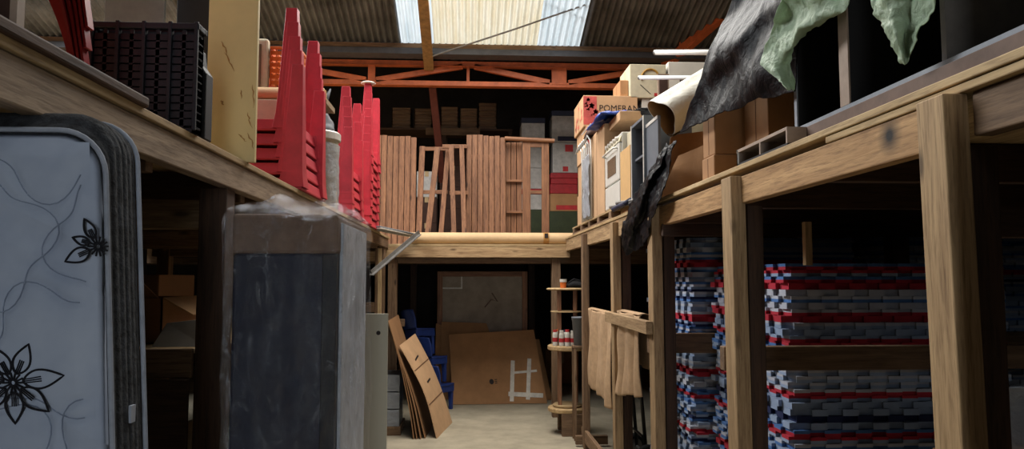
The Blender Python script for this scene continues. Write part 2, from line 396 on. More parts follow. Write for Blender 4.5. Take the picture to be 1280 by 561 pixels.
for a, b in ((RIDGE_Y, 3.2), (8.2, EAVE_Y)): h = roof_strip(SLX0, SLX1, a, b); g.add(h.v, h.f)
struct(g.make('ceiling_side', M['roof'], smooth=True, solid=.004))
# low dark roof of the bay behind the valley
struct(G().grid(lambda u, v: Vector((WX0-.2+u*(WX1-WX0+.4), 9.1+v*4.7, 4.62+v*.9 + .016*math.sin(u*8*2*PI/.076))), 600, 1).make('ceiling', M['wall'], smooth=True, solid=.01))
# timber eaves plate and gutter along the valley
struct(G().box(WX0, WX1, 8.90, 8.98, 4.355, 4.415).make('trim_1', oldwood('X')))
struct(G().prism([(WX0, 8.88, 4.28), (WX0, 8.88, 4.352), (WX0, 9.08, 4.352), (WX0, 9.08, 4.5), (WX0, 9.10, 4.5), (WX0, 9.10, 4.28)], (WX1-WX0, 0, 0)).make('trim_2', M['gutter']))

M['brace'] = plain('dimmed_orange_steel', C(110, 52, 38), .7)  # orange steel with the back bay's shade put into its colour
# orange lattice girder
gy = 9.2
t = thing('roof_truss', 'orange steel lattice girder spanning the shed below the skylight', 'truss', (0, gy, 4.0))
def zc(py): return 1.55 + (348-py)/F*gy
zu, zl = zc(76.5), zc(102)
for z in (zu, zl):
    g = G(); g.box(WX0, WX1, gy-.03, gy+.03, z-.035, z+.028); g.box(WX0, WX1, gy-.06, gy+.05, z-.041, z-.035)
    g.make('chord', M['orange'], t, bevel=.004)
def gx(px): return (px-585)/F*gy
for a, b in ((463, 463), (700, 700), (330, 330), (940, 940)):
    wd = .19 if a == 700 else .09
    G().box(gx(a)-wd/2, gx(a)+wd/2, gy-.035, gy+.012, zl, zu).make('upright', M['orange'], t, bevel=.004)
G().box(gx(584)-.018, gx(584)+.018, gy-.02, gy+.01, zl, zu).make('upright', M['orange'], t)
for a, b in ((468, 577), (688, 592), (712, 815), (456, 345), (930, 830)):
    G().beam((gx(a), gy-.005, zl+.03), (gx(b), gy-.005, zu-.03), .05, .07).make('diagonal', M['orange'], t, bevel=.004)
t = thing('roof_rafter', 'yellowish steel rafter crossing the skylight down to the orange girder', 'rafter', (-.52, 9.1, 4.3))
G().beam((-.52, 9.16, 4.22), (-.52, 6.5, roof_z(6.5)-.12), .085, .10).make('web', M['yellowsteel'], t, bevel=.006)
G().beam((-.50, 9.16, 4.16), (-.50, 6.5, roof_z(6.5)-.18), .12, .02).make('flange', M['yellowsteel'], t)
tag(recenter(G().beam((-.46, 9.3, 3.98), (-.36, 10.3, 2.9), .09, .06).make('brace', M['brace'])), 'dim orange brace slanting down below the girder over the dark back', 'brace')
t = thing('knee_brace', 'orange angle brace slanting up to the roof at right of the skylight', 'brace', (2.5, 9.0, 4.3))
G().beam((2.45, 9.08, 4.25), (2.94, 8.35, 4.64), .03, .09).make('flange', M['orange'], t)
G().beam((2.50, 9.08, 4.21), (2.99, 8.35, 4.60), .09, .02).make('flange', M['orange'], t)
G().cyl((2.62, 8.95, 4.30), (2.62, 8.75, 4.62), .018).make('hanger', M['orange'], t)
# rods crossing below the skylight
a, b = atY(541, 70, 8.8), atY(760, -4, 8.1)
tag(recenter(G().tube([a, a.lerp(b, .5)+Vector((0, 0, -.01)), b], .011, 8).make('tie_rod', M['steel'])), 'long thin tie rod rising to the right across the skylight', 'rod')
a, b = atY(676, -2, 8.15), atY(742, 27, 8.5)
tag(recenter(G().tube([a, b], .008, 8).make('tie_rod', M['steel'])), 'short thin rod crossing the longer one at the skylight corner', 'rod')

# ================================================================== MEZZANINES
XL, XR, DZ = -.875, 1.095, 2.01
# ---- left
t = thing('mezzanine', 'timber storage deck along the left with thin plywood edge over a pale fascia', 'mezzanine', (-2.1, 4, 0))
G().box(-3.5, XL, -.5, 8.3, 1.987, DZ).make('deck_board', ply('Y'), t, bevel=.003)
G().box(-1.3, XL+.012, -.5, 2.03, DZ, DZ+.028).make('edge_board', darkwood('Y'), t, bevel=.006)
G().box(-.93, -.885, -.5, 5.2, 1.888, 1.985).make('fascia', wood('pale_fascia', C(146, 122, 98), C(196, 168, 138), 'Y'), t, bevel=.004)
G().box(-.93, -.887, 5.2, 8.3, 1.885, 1.985).make('fascia', oldwood('Y'), t, bevel=.004)
for y in (.45, 1.25, 2.2, 3.1, 4.0, 4.9, 5.8, 6.7, 7.6): G().box(-3.5, -.93, y-.025, y+.025, 1.86, 1.985).make('joist', oldwood('X'), t, bevel=.003)
for y in (.4, 2.85, 4.7, 6.4, 8.1):
    G().box(-1.0, -.90, y-.05, y+.05, 0, 1.887).make('post', darkwood('Z') if y < 3 else oldwood('Z'), t, bevel=.004)  # near posts take dark timber to paint in the under-deck shade
    G().box(-2.6, -2.5, y-.05, y+.05, 0, 1.86).make('post', oldwood('Z'), t, bevel=.004)
    G().box(-2.65, -1.0, y-.03, y+.03, 1.735, 1.845).make('bearer', pine('X'), t, bevel=.004)
    G().box(-2.65, -1.0, y-.08, y-.05, 1.19, 1.295).make('rail', oldwood('X'), t, bevel=.004)
G().box(-2.7, -1.02, 2.8, 6.4, 1.27, 1.29).make('shelf', ply('Y'), t, bevel=.003)
G().box(-2.7, -1.0, 2.74, 2.765, 0, 1.19).make('side_board', darkwood('X'), t, bevel=.004)
# ---- right
t = thing('mezzanine', 'timber storage deck along the right on posts above the stacked foam mats', 'mezzanine', (2.5, 4, 0))
G().box(XR, WX1, -.5, 8.3, 1.988, DZ).make('deck_board', ply('Y'), t, bevel=.003)
G().box(XR+.006, 1.35, -.5, 2.2, 1.966, 1.986).make('deck_board', ply('Y'), t, bevel=.003)
knotfascia = wood('knotty_fascia', C(158, 116, 72), C(208, 164, 112), 'Y', knots=True, knot_at=(1.105-2.5, 1.86-4, 1.925))
G().box(1.105, 1.15, 1.68, 4.30, 1.855, 1.964).make('fascia', knotfascia, t, bevel=.004)
G().box(1.12, 1.165, -.5, 1.56, 1.865, 1.964).make('fascia', oldwood('Y'), t, bevel=.004)
G().box(1.105, 1.15, 4.30, 8.3, 1.86, 1.986).make('fascia', pine('Y'), t, bevel=.004)
posts = [(1.622, .03), (2.967, .015), (4.265, .01), (5.43, .01), (6.85, 0)]
for i, (y, ln) in enumerate(posts):
    G().prism([(1.06+ln, y-.05, 0), (1.12+ln, y-.05, 0), (1.12, y-.05, 1.965), (1.06, y-.05, 1.965)], (0, .10 if i != 1 and i != 2 else .115, 0)).make('post', pine('Z') if i < 4 else oldwood('Z'), t, bevel=.004)
    if i < 4: G().box(1.135, 1.20, y-.03, y+.06, 0, 1.85).make('post', darkwood('Z'), t, bevel=.004)
    G().box(2.5, 2.6, y-.05, y+.05, 0, 1.98).make('post', darkwood('Z'), t, bevel=.004)
for y in (.5, 1.4, 2.3, 3.2, 4.1, 5.0, 5.9, 6.8, 7.7): G().box(1.165, WX1, y-.025, y+.025, 1.86, 1.986).make('joist', darkwood('X'), t, bevel=.003)
for y, z0, z1 in ((3.09, 1.165, 1.265), (4.38, 1.11, 1.225)):
    G().box(1.07, 3.6, y-.028, y+.028, z0, z1).make('bearer', oldwood('X'), t, bevel=.004)
G().box(1.10, 3.6, 4.12, 4.16, 1.79, 1.86).make('bearer', darkwood('X'), t, bevel=.004)
G().box(1.4, 3.6, 1.9, 1.95, 1.66, 1.74).make('bearer', darkwood('X'), t, bevel=.004)
G().box(1.02, 1.06, 4.22, 5.50, 1.23, 1.305).make('rail', pine('Y'), t, bevel=.004)
G().box(1.125, 1.15, 5.46, 6.9, 1.19, 1.265).make('rail', pine('Y'), t, bevel=.004)
G().box(1.065, 1.10, 5.62, 6.99, .06, .17).make('rail', oldwood('Y'), t, bevel=.004)
G().box(1.00, 1.30, 6.90, 6.95, .02, .10).make('foot_rail', oldwood('X'), t, bevel=.004)
p_ = atY(1007, 316, 3.2)
G().box(p_.x-.016, p_.x+.016, 3.165, 3.195, p_.z-.055, 1.80).make('cleat', pine('Z'), t, bevel=.002)
# ---- back
t = thing('mezzanine', 'timber storage deck across the back under the long kraft tube', 'mezzanine', (.2, 10.5, 0))
G().box(WX0+.005, WX1-.005, 8.30, WY1-.005, 1.905, 1.935).make('deck_board', ply('X'), t, bevel=.003)
G().box(-.95, 1.15, 8.30, 8.35, 1.785, 1.903).make('fascia', pine('X'), t, bevel=.004)
G().box(WX0+.005, WX1-.005, 8.42, 8.48, 1.72, 1.90).make('fascia', oldwood('X'), t, bevel=.004)
for y in (9.2, 10.1, 11.0, 11.9, 12.8): G().box(WX0+.005, WX1-.005, y-.025, y+.025, 1.78, 1.905).make('joist', darkwood('X'), t, bevel=.003)
for x in (-.845, 1.0, -2.6, 3.0, -4.6):
    G().box(x-.05, x+.05, 8.36, 8.46, 0, 1.785).make('post', oldwood('Z'), t, bevel=.004)
    G().box(x-.05, x+.05, 11.6, 11.7, 0, 1.785).make('post', darkwood('Z'), t, bevel=.004)
G().box(-1.0, -.70, 8.30, 8.36, 1.02, 1.10).make('cleat', oldwood('X'), t, bevel=.003)
p_ = atY(476, 365, 7.2)
tag(recenter(G().beam((p_.x, 7.2, .0), (p_.x-.02, 7.25, 1.84), .05, .03, up=(1, 0, 0)).make('batten', ply('Z'))), 'pale upright batten under the far end of the left deck', 'batten')

# ================================================================== FLOOR LEVEL, LEFT
# ---- quilted mattress on end
FY = 1.52; TH = .16
def ml(x, z, y): return Vector((x - .062*(z-1.55), y + .0*z, z))      # leans a little to the left
mx1 = atY(131, 348, FY).x; mtop = 1.845; mw = 1.35
def outline(inset=0, r=.085, n=8, up=0):
    x0, x1, z0, z1 = mx1-mw+inset, mx1-inset, .02+inset, mtop-inset+up; r = max(.02, r-inset); pts = []
    for cx, cz, a0 in ((x1-r, z1-r, 0), (x0+r, z1-r, PI/2), (x0+r, z0+r, PI), (x1-r, z0+r, 1.5*PI)):
        for k in range(n+1): a = a0 + PI/2*k/n; pts.append((cx+r*math.cos(a), cz+r*math.sin(a)))
    return pts
t = thing('mattress', 'blue-grey quilted mattress with black flowers standing on end at far left', 'mattress', (mx1-.7, FY+.08, 0))
def shell(rings):     # rings of (outline, y)
    g = G(); n = len(rings[0][0]); vs = []; fs = []
    for pts, y in rings: vs += [ml(x, z, y) for x, z in pts]
    for j in range(len(rings)-1):
        for i in range(n): fs.append((j*n+i, j*n+(i+1) % n, (j+1)*n+(i+1) % n, (j+1)*n+i))
    fs += [tuple(range(n))[::-1], tuple(range((len(rings)-1)*n, len(rings)*n))]
    return g.add(vs, fs)
def groove(x, z):
    d = 9
    for i in range(-1, 9):
        for j in range(-1, 10):
            cx_, cz_ = mx1-.10-.25*i-(.125 if j % 2 else 0), .12+.215*j
            rr_ = .122+.022*math.sin(4*math.atan2(z-cz_, x-cx_)+j)
            if abs(x-cx_) < .17 and abs(z-cz_) < .17: d = min(d, abs(math.hypot(x-cx_, z-cz_)-rr_))
    return .0075*math.exp(-(d/.007)**2) - .004*min(1, d/.05)
gq = shell([(outline(.05), FY-.003), (outline(.018), FY-.003), (outline(.004), FY+.008)])
qx0, qx1, qz0, qz1 = mx1-mw+.022, mx1-.022, .042, mtop-.022
def qf(u, v):
    x, z = qx0+(qx1-qx0)*u, qz0+(qz1-qz0)*v
    e = min(x-qx0, qx1-x, z-qz0, qz1-z); b_ = min(1, e/.03)
    return ml(x, z, FY-.003 - b_*.0075 + b_*groove(x, z))
gq.grid(qf, 190, 260); gq.make('quilted_panel', M['damask'], t, smooth=True)
rings = []
for i in range(41):
    f = i/40; rings.append((outline(.004 - .0045*abs(math.sin(f*6.0*PI))**.6 - .006*math.sin(PI*f), up=.045*min(1, f*3)), FY+.008+f*(TH-.016)))
shell(rings).make('side_border', M['mattress_side'], t, smooth=True)
for y in (FY+.006, FY+TH-.006):
    pts = [ml(x, z, y) for x, z in outline(-.004, up=0 if y < FY+.05 else .045)]; G().tube(pts+pts[:1], .0055, 8, False).make('piping', M['piping'], t, smooth=True)
g = G()
for i in range(-1, 4):
    for j in range(3, 10):
        cx_, cz_ = mx1-.10-.25*i-(.125 if j % 2 else 0), .12+.215*j; run = []
        for k in range(61):
            a = 2*PI*k/60; rr_ = .122+.022*math.sin(4*a+j); x, z = cx_+rr_*math.cos(a), cz_+rr_*math.sin(a)
            if qx0+.012 < x < qx1-.012 and qz0+.012 < z < qz1-.012: run.append(ml(x, z, FY-.0058))
            else:
                if len(run) > 2: g.tube(run, .0013, 5)
                run = []
        if len(run) > 2: g.tube(run, .0013, 5)
g.make('quilting_stitch', plain('blue_grey_thread', C(146, 157, 178), .9), t)
def petal(cx, cz, ang, L, W):
    out = []
    for k in range(25):
        s_ = k/24; q = s_*2 if s_ <= .5 else 2-s_*2; side = 1 if s_ <= .5 else -1
        l = q*L; ww = side*W*math.sin(PI*q**.75)*.5
        if q > .995: ww = 0
        out.append((cx + l*math.cos(ang) - ww*math.sin(ang), cz + l*math.sin(ang) + ww*math.cos(ang)))
    return out
def flower(px, py, petals, scale):
    c = atY(px, py, FY-.012); g = G(); cx, cz = c.x + .062*(c.z-1.55), c.z
    for ang, L, W in petals:
        a = math.radians(ang); L *= scale; W *= scale
        st = .012*scale/1.0
        pts = petal(cx+.018*math.cos(a), cz+.018*math.sin(a), a, L, W)
        g.tube([ml(x, z, FY-.0160) for x, z in pts], .0022, 5)
        for off in (-.18, .0, .18):
            g.tube([ml(cx+(.018)*math.cos(a+off), cz+.018*math.sin(a+off), FY-.0160), ml(cx+(.018+L*.45)*math.cos(a+off*.45), cz+(.018+L*.45)*math.sin(a+off*.45), FY-.0160)], .0013, 5)
    for k in range(14):
        a = 2*PI*k/14; g.tube([ml(cx+.004*math.cos(a), cz+.004*math.sin(a), FY-.0160), ml(cx+.02*math.cos(a), cz+.02*math.sin(a), FY-.0160)], .002, 5)
    return g
flower(18, 478, [(8, .078, .036), (68, .062, .032), (118, .06, .03), (-40, .068, .036), (-88, .06, .034), (-140, .06, .03), (165, .07, .034)], 1.0).make('flower_embroidery', M['motif'], t)
flower(124, 308, [(115, .05, .024), (205, .062, .032), (160, .04, .02)], .85).make('flower_embroidery', M['motif'], t)
p_ = ml(mx1+.008, 1.27, FY+.085); G().cbox(p_, (.006, .02, .035)).make('side_label', M['piping'], t)

# ---- tall cabinet in film
cy0, cy1 = 2.50, 3.16; cx0, cx1 = atY(290, 348, cy0).x, atY(420, 348, cy0).x; cz = 1.765
t = thing('wrapped_cabinet', 'tall dark cabinet wrapped in clear plastic with a taupe band on top', 'wrapped cabinet', ((cx0+cx1)/2, 2.83, 0))
G().box(cx0, cx1, cy0, cy1, .01, 1.635).make('body', M['cab_navy'], t, bevel=.012)
G().box(cx0-.004, cx1+.004, cy0-.004, cy1+.004, 1.632, cz).make('cardboard_cap', M['cab_band'], t, bevel=.012)
G().box(cx1-.045, cx1+.004, cy0-.006, cy0+.02, .01, 1.63).make('corner_strip', M['blackplastic'], t, bevel=.003)
G().box(cx1, cx1+.012, cy0+.06, cy1-.02, .05, 1.74).make('side_sheet', M['sidegrey'], t, bevel=.003)  # pale colour paints the skylit haze of the film on this side
R_ = .04
def filmf(u, v):
    a = u*4; i = int(a) % 4; f = a-int(a); x0, x1, y0, y1 = cx0-.022, cx1+.03, cy0-.022, cy1+.02
    cs = [(x0, y0), (x1, y0), (x1, y1), (x0, y1)]; p0, p1 = cs[i], cs[(i+1) % 4]
    x, y = p0[0]+(p1[0]-p0[0])*f, p0[1]+(p1[1]-p0[1])*f
    bulge = 1 - .1*max(0, (v-.965)/.035)**2
    cxm, cym = (x0+x1)/2, (y0+y1)/2
    return Vector((cxm+(x-cxm)*bulge, cym+(y-cym)*bulge, .02 + v*(cz+.012)))
base = wrinkle(wrinkle(filmf, .012, 6.5, 3, (1, 1, .5)), .0045, 15, 8, (1, 1, .3))
g = G(); NU, NV = 200, 130
g.grid(lambda u, v: base(0 if u > .9999 else u, v), NU, NV)
def topf(u, v):
    x, y = cx0-.018+(cx1-cx0+.044)*u, cy0-.018+(cy1-cy0+.034)*v
    e = min(u, 1-u, v, 1-v); b = min(1, e/.12)
    q = Vector((x*7, y*5, 4.2))
    return Vector((x, y, cz+.014 + b*(.02+.035*abs(noise.noise(q))+.025*abs(noise.noise(q*2.3)))))
g.grid(topf, 50, 50)
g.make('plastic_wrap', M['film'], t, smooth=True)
# looped pen mark on the side of the wrap
pts = []
pc = Vector((cx1+.046, 2.93, 1.535))
for k in range(40):
    a = 2*PI*k/39*1.15
    pts.append(pc + Vector((0, .02*math.cos(a)+.012*k/39, .06*math.sin(a))))
pts += [pc+Vector((0, .05, -.03)), pc+Vector((0, .06, .02)), pc+Vector((0, .068, -.02))]
G().tube(pts, .0035, 6).make('pen_mark', M['ink'], t)

# ---- under the left deck
t = thing('carton', 'open brown carton with a raised flap under the left deck', 'box', (-1.4, 3.25, 1.29))
bx = (-1.75, -1.22, 3.05, 3.5, 1.29, 1.47)
g = G()
g.box(bx[0], bx[1], bx[2], bx[2]+.006, bx[4], bx[5]); g.box(bx[0], bx[1], bx[3]-.006, bx[3], bx[4], bx[5]); g.box(bx[0], bx[0]+.006, bx[2], bx[3], bx[4], bx[5])
g.box(bx[1]-.006, bx[1], bx[2], bx[3], bx[4], bx[5]); g.box(bx[0], bx[1], bx[2], bx[3], bx[4], bx[4]+.006); g.make('body', M['card'], t)
G().prism([(-1.74, 3.06, 1.47), (-1.24, 3.06, 1.47), (-1.34, 2.98, 1.60), (-1.72, 2.98, 1.62)], (0, .006, .002)).make('flap', M['card'], t)
G().prism([(-1.225, 3.06, 1.47), (-1.225, 3.49, 1.47), (-1.12, 3.45, 1.40), (-1.12, 3.10, 1.40)], (.004, 0, .004)).make('flap', M['card_in'], t)
a = atY(206, 404, 2.96); b = atY(256, 398, 2.96)
tag(recenter(G().prism([(a.x-.03, 2.92, 1.29), (b.x+.02, 2.92, 1.29), (b.x+.02, 2.98, b.z), (a.x, 2.98, a.z)], (0, .02, 0)).make('white_board', M['whitepaint'])), 'white board propped on the shelf in front of the open carton', 'board')
# dark suitcases-like cartons deeper in
for j, (x, y, z, sx, sy, sz, lab) in enumerate(((-1.9, 4.2, 1.29, .6, .5, .28, 'dim closed carton on the shelf behind the open carton'), (-1.6, 3.5, 0, .7, .6, .5, 'dim large carton on the floor under the left shelf'))):
    t = thing('carton', lab, 'box', (x, y, z)); G().box(x-sx/2, x+sx/2, y-sy/2, y+sy/2, z, z+sz).make('body', M['card'], t, bevel=.006)
    G().box(x-.03, x+.03, y-sy/2-.001, y+sy/2+.001, z+sz*.6, z+sz+.001).make('tape', M['tape'], t)

# ---- beige board
px_ = atY(485, 392, 4.2)
t = thing('melamine_panel', 'beige melamine board on end right of the wrapped cabinet', 'board', (px_.x-.25, 4.2, 0))
ang = Matrix.Rotation(-.02, 3, 'Y')
G().box(px_.x-.5, px_.x, 4.2, 4.218, 0, px_.z).make('board', M['beigeboard'], t, bevel=.002)
q = atY(473, 416, 4.2); G().cyl((q.x, 4.198, q.z), (q.x, 4.205, q.z), .012).make('knob_hole', M['ink'], t)

# ---- flattened cartons leaning on the left
def leaning_sheet(lab, bn, bf, tf, tn, bow=.02, mat='card', name='flattened_carton'):
    """four corners: bottom near, bottom far, top far, top near"""
    f0 = net([[bn, bf], [tn, tf]])
    bn, bf, tf, tn = map(Vector, (bn, bf, tf, tn)); nrm = (bf-bn).cross(tn-bn).normalized()
    def f(u, v): return bn.lerp(bf, u).lerp(tn.lerp(tf, u), v) + nrm*bow*math.sin(PI*v)*(1-.3*u) + nrm*.006*noise.noise(Vector((u*3, v*3, bn.x*9)))
    t_ = thing(name, lab, 'cardboard sheet', tuple((bn+bf)/2))
    G().grid(f, 10, 14).make('sheet', M[mat], t_, solid=.007)
    def line(u0, v0, u1, v1, nm, mt, wd, n=8):
        g_ = G(); off = nrm*.0045
        L = [f(u0+(u1-u0)*k/n, v0+(v1-v0)*k/n) for k in range(n+1)]
        dirv = (L[-1]-L[0]).normalized(); sd = dirv.cross(nrm)*wd/2
        vs = []; 
        for p1 in L: vs += [p1-sd+off, p1+sd+off]
        g_.add(vs, [(2*k, 2*k+1, 2*k+3, 2*k+2) for k in range(n)])
        return g_.make(nm, mt, t_, solid=.002)
    return t_, f, nrm, line
crease = plain('dark_crease', C(120, 82, 52), .9); M['crease'] = crease
labs = ['flattened carton leaning nearest the corridor, its printed face turned outward', 'flattened carton just behind the outermost of the leaning bundle', 'flattened carton in the middle of the leaning bundle beside the beige board', 'flattened carton second from the left of the leaning bundle', 'flattened carton at the very left of the leaning bundle, its corner highest']
top_px = [(499, 432), (494, 434), (491, 424), (488, 412), (485, 401)]
bot_px = [(546, 548), (531, 548), (526, 549), (521, 549), (517, 549)]
for i in range(5):
    y0 = 7.05 - .04*i
    bn = atZ(*bot_px[i], .0); bn = Vector((bn.x, bn.y, .0))
    tn = atY(*top_px[i], bn.y+.12)
    dv = Vector((-.02 if i else .02, .95 - .1*(i % 2), 0))
    bf = bn + Vector((.13 if i == 0 else .05, .80, 0)); tf = tn + Vector((.10 if i == 0 else .02, .82, .02 + (.04 if i == 0 else 0)))
    t_, f, nr, line = leaning_sheet(labs[i], bn, bf, tf, tn, .05 if i == 0 else .03, 'card_pale' if i == 0 else 'card')
    if i == 0:
        line(.02, .33, .98, .33, 'crease', crease, .012); line(.02, .70, .98, .70, 'crease', crease, .012)
        line(.3, .78, .55, .80, 'print', M['ink'], .02); line(.35, .52, .6, .53, 'print', M['ink'], .02)

# ---- shrink-wrapped bundles behind them
t0 = atY(492, 545, 7.6)
pal = thing('bundle_base', 'low wooden base board under the shrink-wrapped bundles at left', 'pallet', (-.8, 7.75, 0))
G().box(-1.1, -.66, 7.5, 8.0, .06, .085).make('top_board', oldwood('Y'), pal, bevel=.003)
for y in (7.53, 7.75, 7.97): G().box(-1.1, -.66, y-.03, y+.03, 0, .06).make('runner', oldwood('X'), pal, bevel=.003)
for i in range(3):
    z = .085 + i*.17
    t = thing('wrapped_bundle', ('lowest', 'middle', 'topmost')[i] + ' of three shrink-wrapped dark bundles behind the leaning cardboard', 'bundle', (-.86, 7.75, z), 'shrink-wrapped bundles')
    g = G()
    for k in range(5): g.box(-1.06, -.685, 7.53, 7.97, z+.004+k*.032, z+.032+k*.032)
    g.make('sheets', M['palegrey'], t, bevel=.004)
    f_ = wrinkle(lambda u, v: Vector((-.676, 7.52+u*.46, z+.003+v*.162)), .004, 16, i)
    gg = G().grid(f_, 20, 10); h = G().grid(wrinkle(lambda u, v: Vector((-1.07+u*.394, 7.52, z+.003+v*.162)), .004, 16, i+5), 20, 10); gg.add(h.v, h.f)
    gg.make('shrink_wrap', M['hazy'], t, smooth=True)

# ---- angle bar
a, b = atY(464, 344, 6.35), atY(524, 293, 6.9)
t = bpy.data.objects['mezzanine']
g = G(); g.beam(a, b, .05, .006); g.beam(a+Vector((0, .02, .022)), b+Vector((0, .02, .022)), .006, .045); tag(g.make('angle_brace', M['steel'], t), 'grey steel angle brace')

# ---- small blue chairs piled one on the other
def blue_chair(lab, loc, rot, first=None):
    if first:
        c = dup(first); c.location = loc; c.rotation_euler = rot; tag(c, lab); return c
    t_ = thing('child_chair', lab, 'chair', loc, 'blue chairs in the back corner', rot); ORG[t_.name] = Vector((0, 0, 0))
    H = .30
    f_ = net([[(-.13, -.13, H), (0, -.14, H-.008), (.13, -.13, H)], [(-.14, 0, H-.004), (0, 0, H-.02), (.14, 0, H-.004)], [(-.13, .13, H), (0, .14, H-.008), (.13, .13, H)]])
    G().grid(f_, 12, 12).make('seat', M['blue'], t_, smooth=True, solid=.02)
    fb = net([[(-.13, .13, H+.01), (0, .15, H+.01), (.13, .13, H+.01)], [(-.145, .15, H+.13), (0, .18, H+.13), (.145, .15, H+.13)], [(-.125, .17, H+.23), (0, .205, H+.24), (.125, .17, H+.23)]])
    G().grid(fb, 12, 12).make('backrest', M['blue'], t_, smooth=True, solid=.02)
    for k in range(4):
        x0, y0 = ((-1, -1), (1, -1), (1, 1), (-1, 1))[k]
        G().prism([(x0*.125, y0*.125, H-.01), (x0*.055, y0*.125, H-.01), (x0*.085, y0*.12, 0), (x0*.12, y0*.12, 0)], (0, -y0*.035, 0)).make('leg', M['blue'], t_, bevel=.004)
        x1, y1 = ((1, -1), (1, 1), (-1, 1), (-1, -1))[k]
        G().box(min(x0, x1)*.125 if x0 != x1 else x0*.125-.008, max(x0, x1)*.125 if x0 != x1 else x0*.125+.008, min(y0, y1)*.125 if y0 != y1 else y0*.125-.008, max(y0, y1)*.125 if y0 != y1 else y0*.125+.008, H-.085, H-.012).make('skirt', M['blue'], t_, bevel=.004)
    return t_
c0 = blue_chair('lowest of the three small blue plastic chairs piled beside the brown board', (-.34, 8.95, 0), (0, 0, 2.5))
blue_chair('middle of the three small blue plastic chairs piled beside the brown board', (-.42, 9.0, .315), (.02, .05, 2.4), c0)
blue_chair('topmost small blue plastic chair of the pile, tipped towards the dark post', (-.56, 9.02, .635), (.04, .16, 2.2), c0)

# ================================================================== FLOOR LEVEL, BACK
# ---- framed hardboard panel
bw0, bw1 = atY(547, 340, 10.0), atY(659, 336, 10.0)
t = thing('framed_board', 'large grey-brown hardboard panel in a reddish wooden frame at the back', 'board', ((bw0.x+bw1.x)/2, 10, 0))
X0, X1, ZT = bw0.x, bw1.x, bw0.z+.01
G().box(X0+.03, X1-.03, 10.0, 10.012, .03, ZT-.03).make('panel', M['greyhard'], t)
for a, b, c, d in ((X0, X0+.07, 0, ZT), (X1-.07, X1, 0, ZT)): G().box(a, b, 9.97, 10.03, c, d).make('stile', redpine('Z'), t, bevel=.004)
for c, d in ((ZT-.07, ZT), (0, .07)): G().box(X0+.07, X1-.07, 9.97, 10.03, c, d).make('rail', redpine('X'), t, bevel=.004)
a, b = atY(551, 343, 9.99), atY(578, 361, 9.99)
g = G(); g.box(a.x, b.x, 9.992, 9.998, b.z, a.z); g.make('label', M['white_tape'], t)
G().box(a.x+.02, b.x-.02, 9.990, 9.9925, b.z+.02, a.z-.02).make('label_print', M['greyhard'], t)
f_ = wrinkle(lambda u, v: Vector(atY(606+u*16, 384-v*18, 9.9945)), .0, 3); G().tube([f_(0, 0), f_(.5, .55), f_(1, .4), f_(.55, 1)], .009, 6).make('scrawl', M['cab_band'], t)
# ---- cardboard sheets against it
def px_sheet(lab, bl, br, tr, tl, y_b, y_t, mat='card', bow=.0):
    return leaning_sheet(lab, Vector((atY(*bl, y_b).x, y_b, 0.004)), Vector((atY(*br, y_b+.02).x, y_b+.02, .004)), atY(*tr, y_t), atY(*tl, y_t-.02), bow, mat)
t_, f, nr, line = px_sheet('large flat cardboard sheet at the back marked with crossed white tape', (566, 503), (684, 499), (667, 412), (561, 418), 9.26, 9.62, 'card', .01)
if nr.y > 0: nr = -nr
def stick(u0, v0, u1, v1, wd, nm, mt, off=.006):
    a, b = f(u0, v0)+nr*off, f(u1, v1)+nr*off; d = (b-a).normalized(); sd = d.cross(nr).normalized()*wd/2
    G().prism([a-sd, a+sd, b+sd, b-sd], nr*.0015).make(nm, mt, t_)
stick(.625, .03, .70, .58, .05, 'tape', M['white_tape']); stick(.80, .05, .89, .60, .05, 'tape', M['white_tape'])
stick(.60, .13, .97, .10, .055, 'tape', M['white_tape'], .0078); stick(.66, .41, .95, .43, .03, 'tape', M['white_tape'], .0078)
c = f(.435, .30)+nr*.006
ux = (f(.5, .3)-f(.4, .3)).normalized(); uz = (f(.4, .35)-f(.4, .3)).normalized()
g = G(); g.prism([c+ux*.028*math.cos(2*PI*k/20)+uz*.034*math.sin(2*PI*k/20) for k in range(20)], nr*.0015)
for k in range(3): g.prism([c+ux*.04+uz*(.03-.022*k), c+ux*.07+uz*(.03-.022*k), c+ux*.07+uz*(.021-.022*k), c+ux*.04+uz*(.021-.022*k)], nr*.0015)
g.make('printed_emblem', M['ink'], t_)
px_sheet('plain cardboard sheet behind the taped one, showing along its left', (549, 492), (640, 490), (608, 404), (552, 402), 9.66, 9.90, 'card')
px_sheet('narrow cardboard sheet showing right of the taped one', (640, 500), (690, 497), (674, 424), (630, 424), 9.52, 9.80, 'card')
px_sheet('bent cardboard sheet at the very left behind the taped one', (543, 490), (575, 490), (570, 412), (545, 404), 9.78, 9.93, 'card')
# dim cartons in the darkness behind
for i, (px, w_, h_) in enumerate(((700, .5, .5), (520, .45, .55))):
    p_ = atY(px, 348, 11.2); t = thing('carton', ('dim carton in the dark back at right of the framed board', 'dim carton in the dark back behind the blue chairs')[i], 'box', (p_.x, 11.2, 0))
    G().box(p_.x-w_/2, p_.x+w_/2, 11, 11.4, 0, h_).make('body', M['card'], t, bevel=.006); G().box(p_.x-.03, p_.x+.03, 10.999, 11.401, h_*.6, h_+.001).make('tape', M['tape'], t)

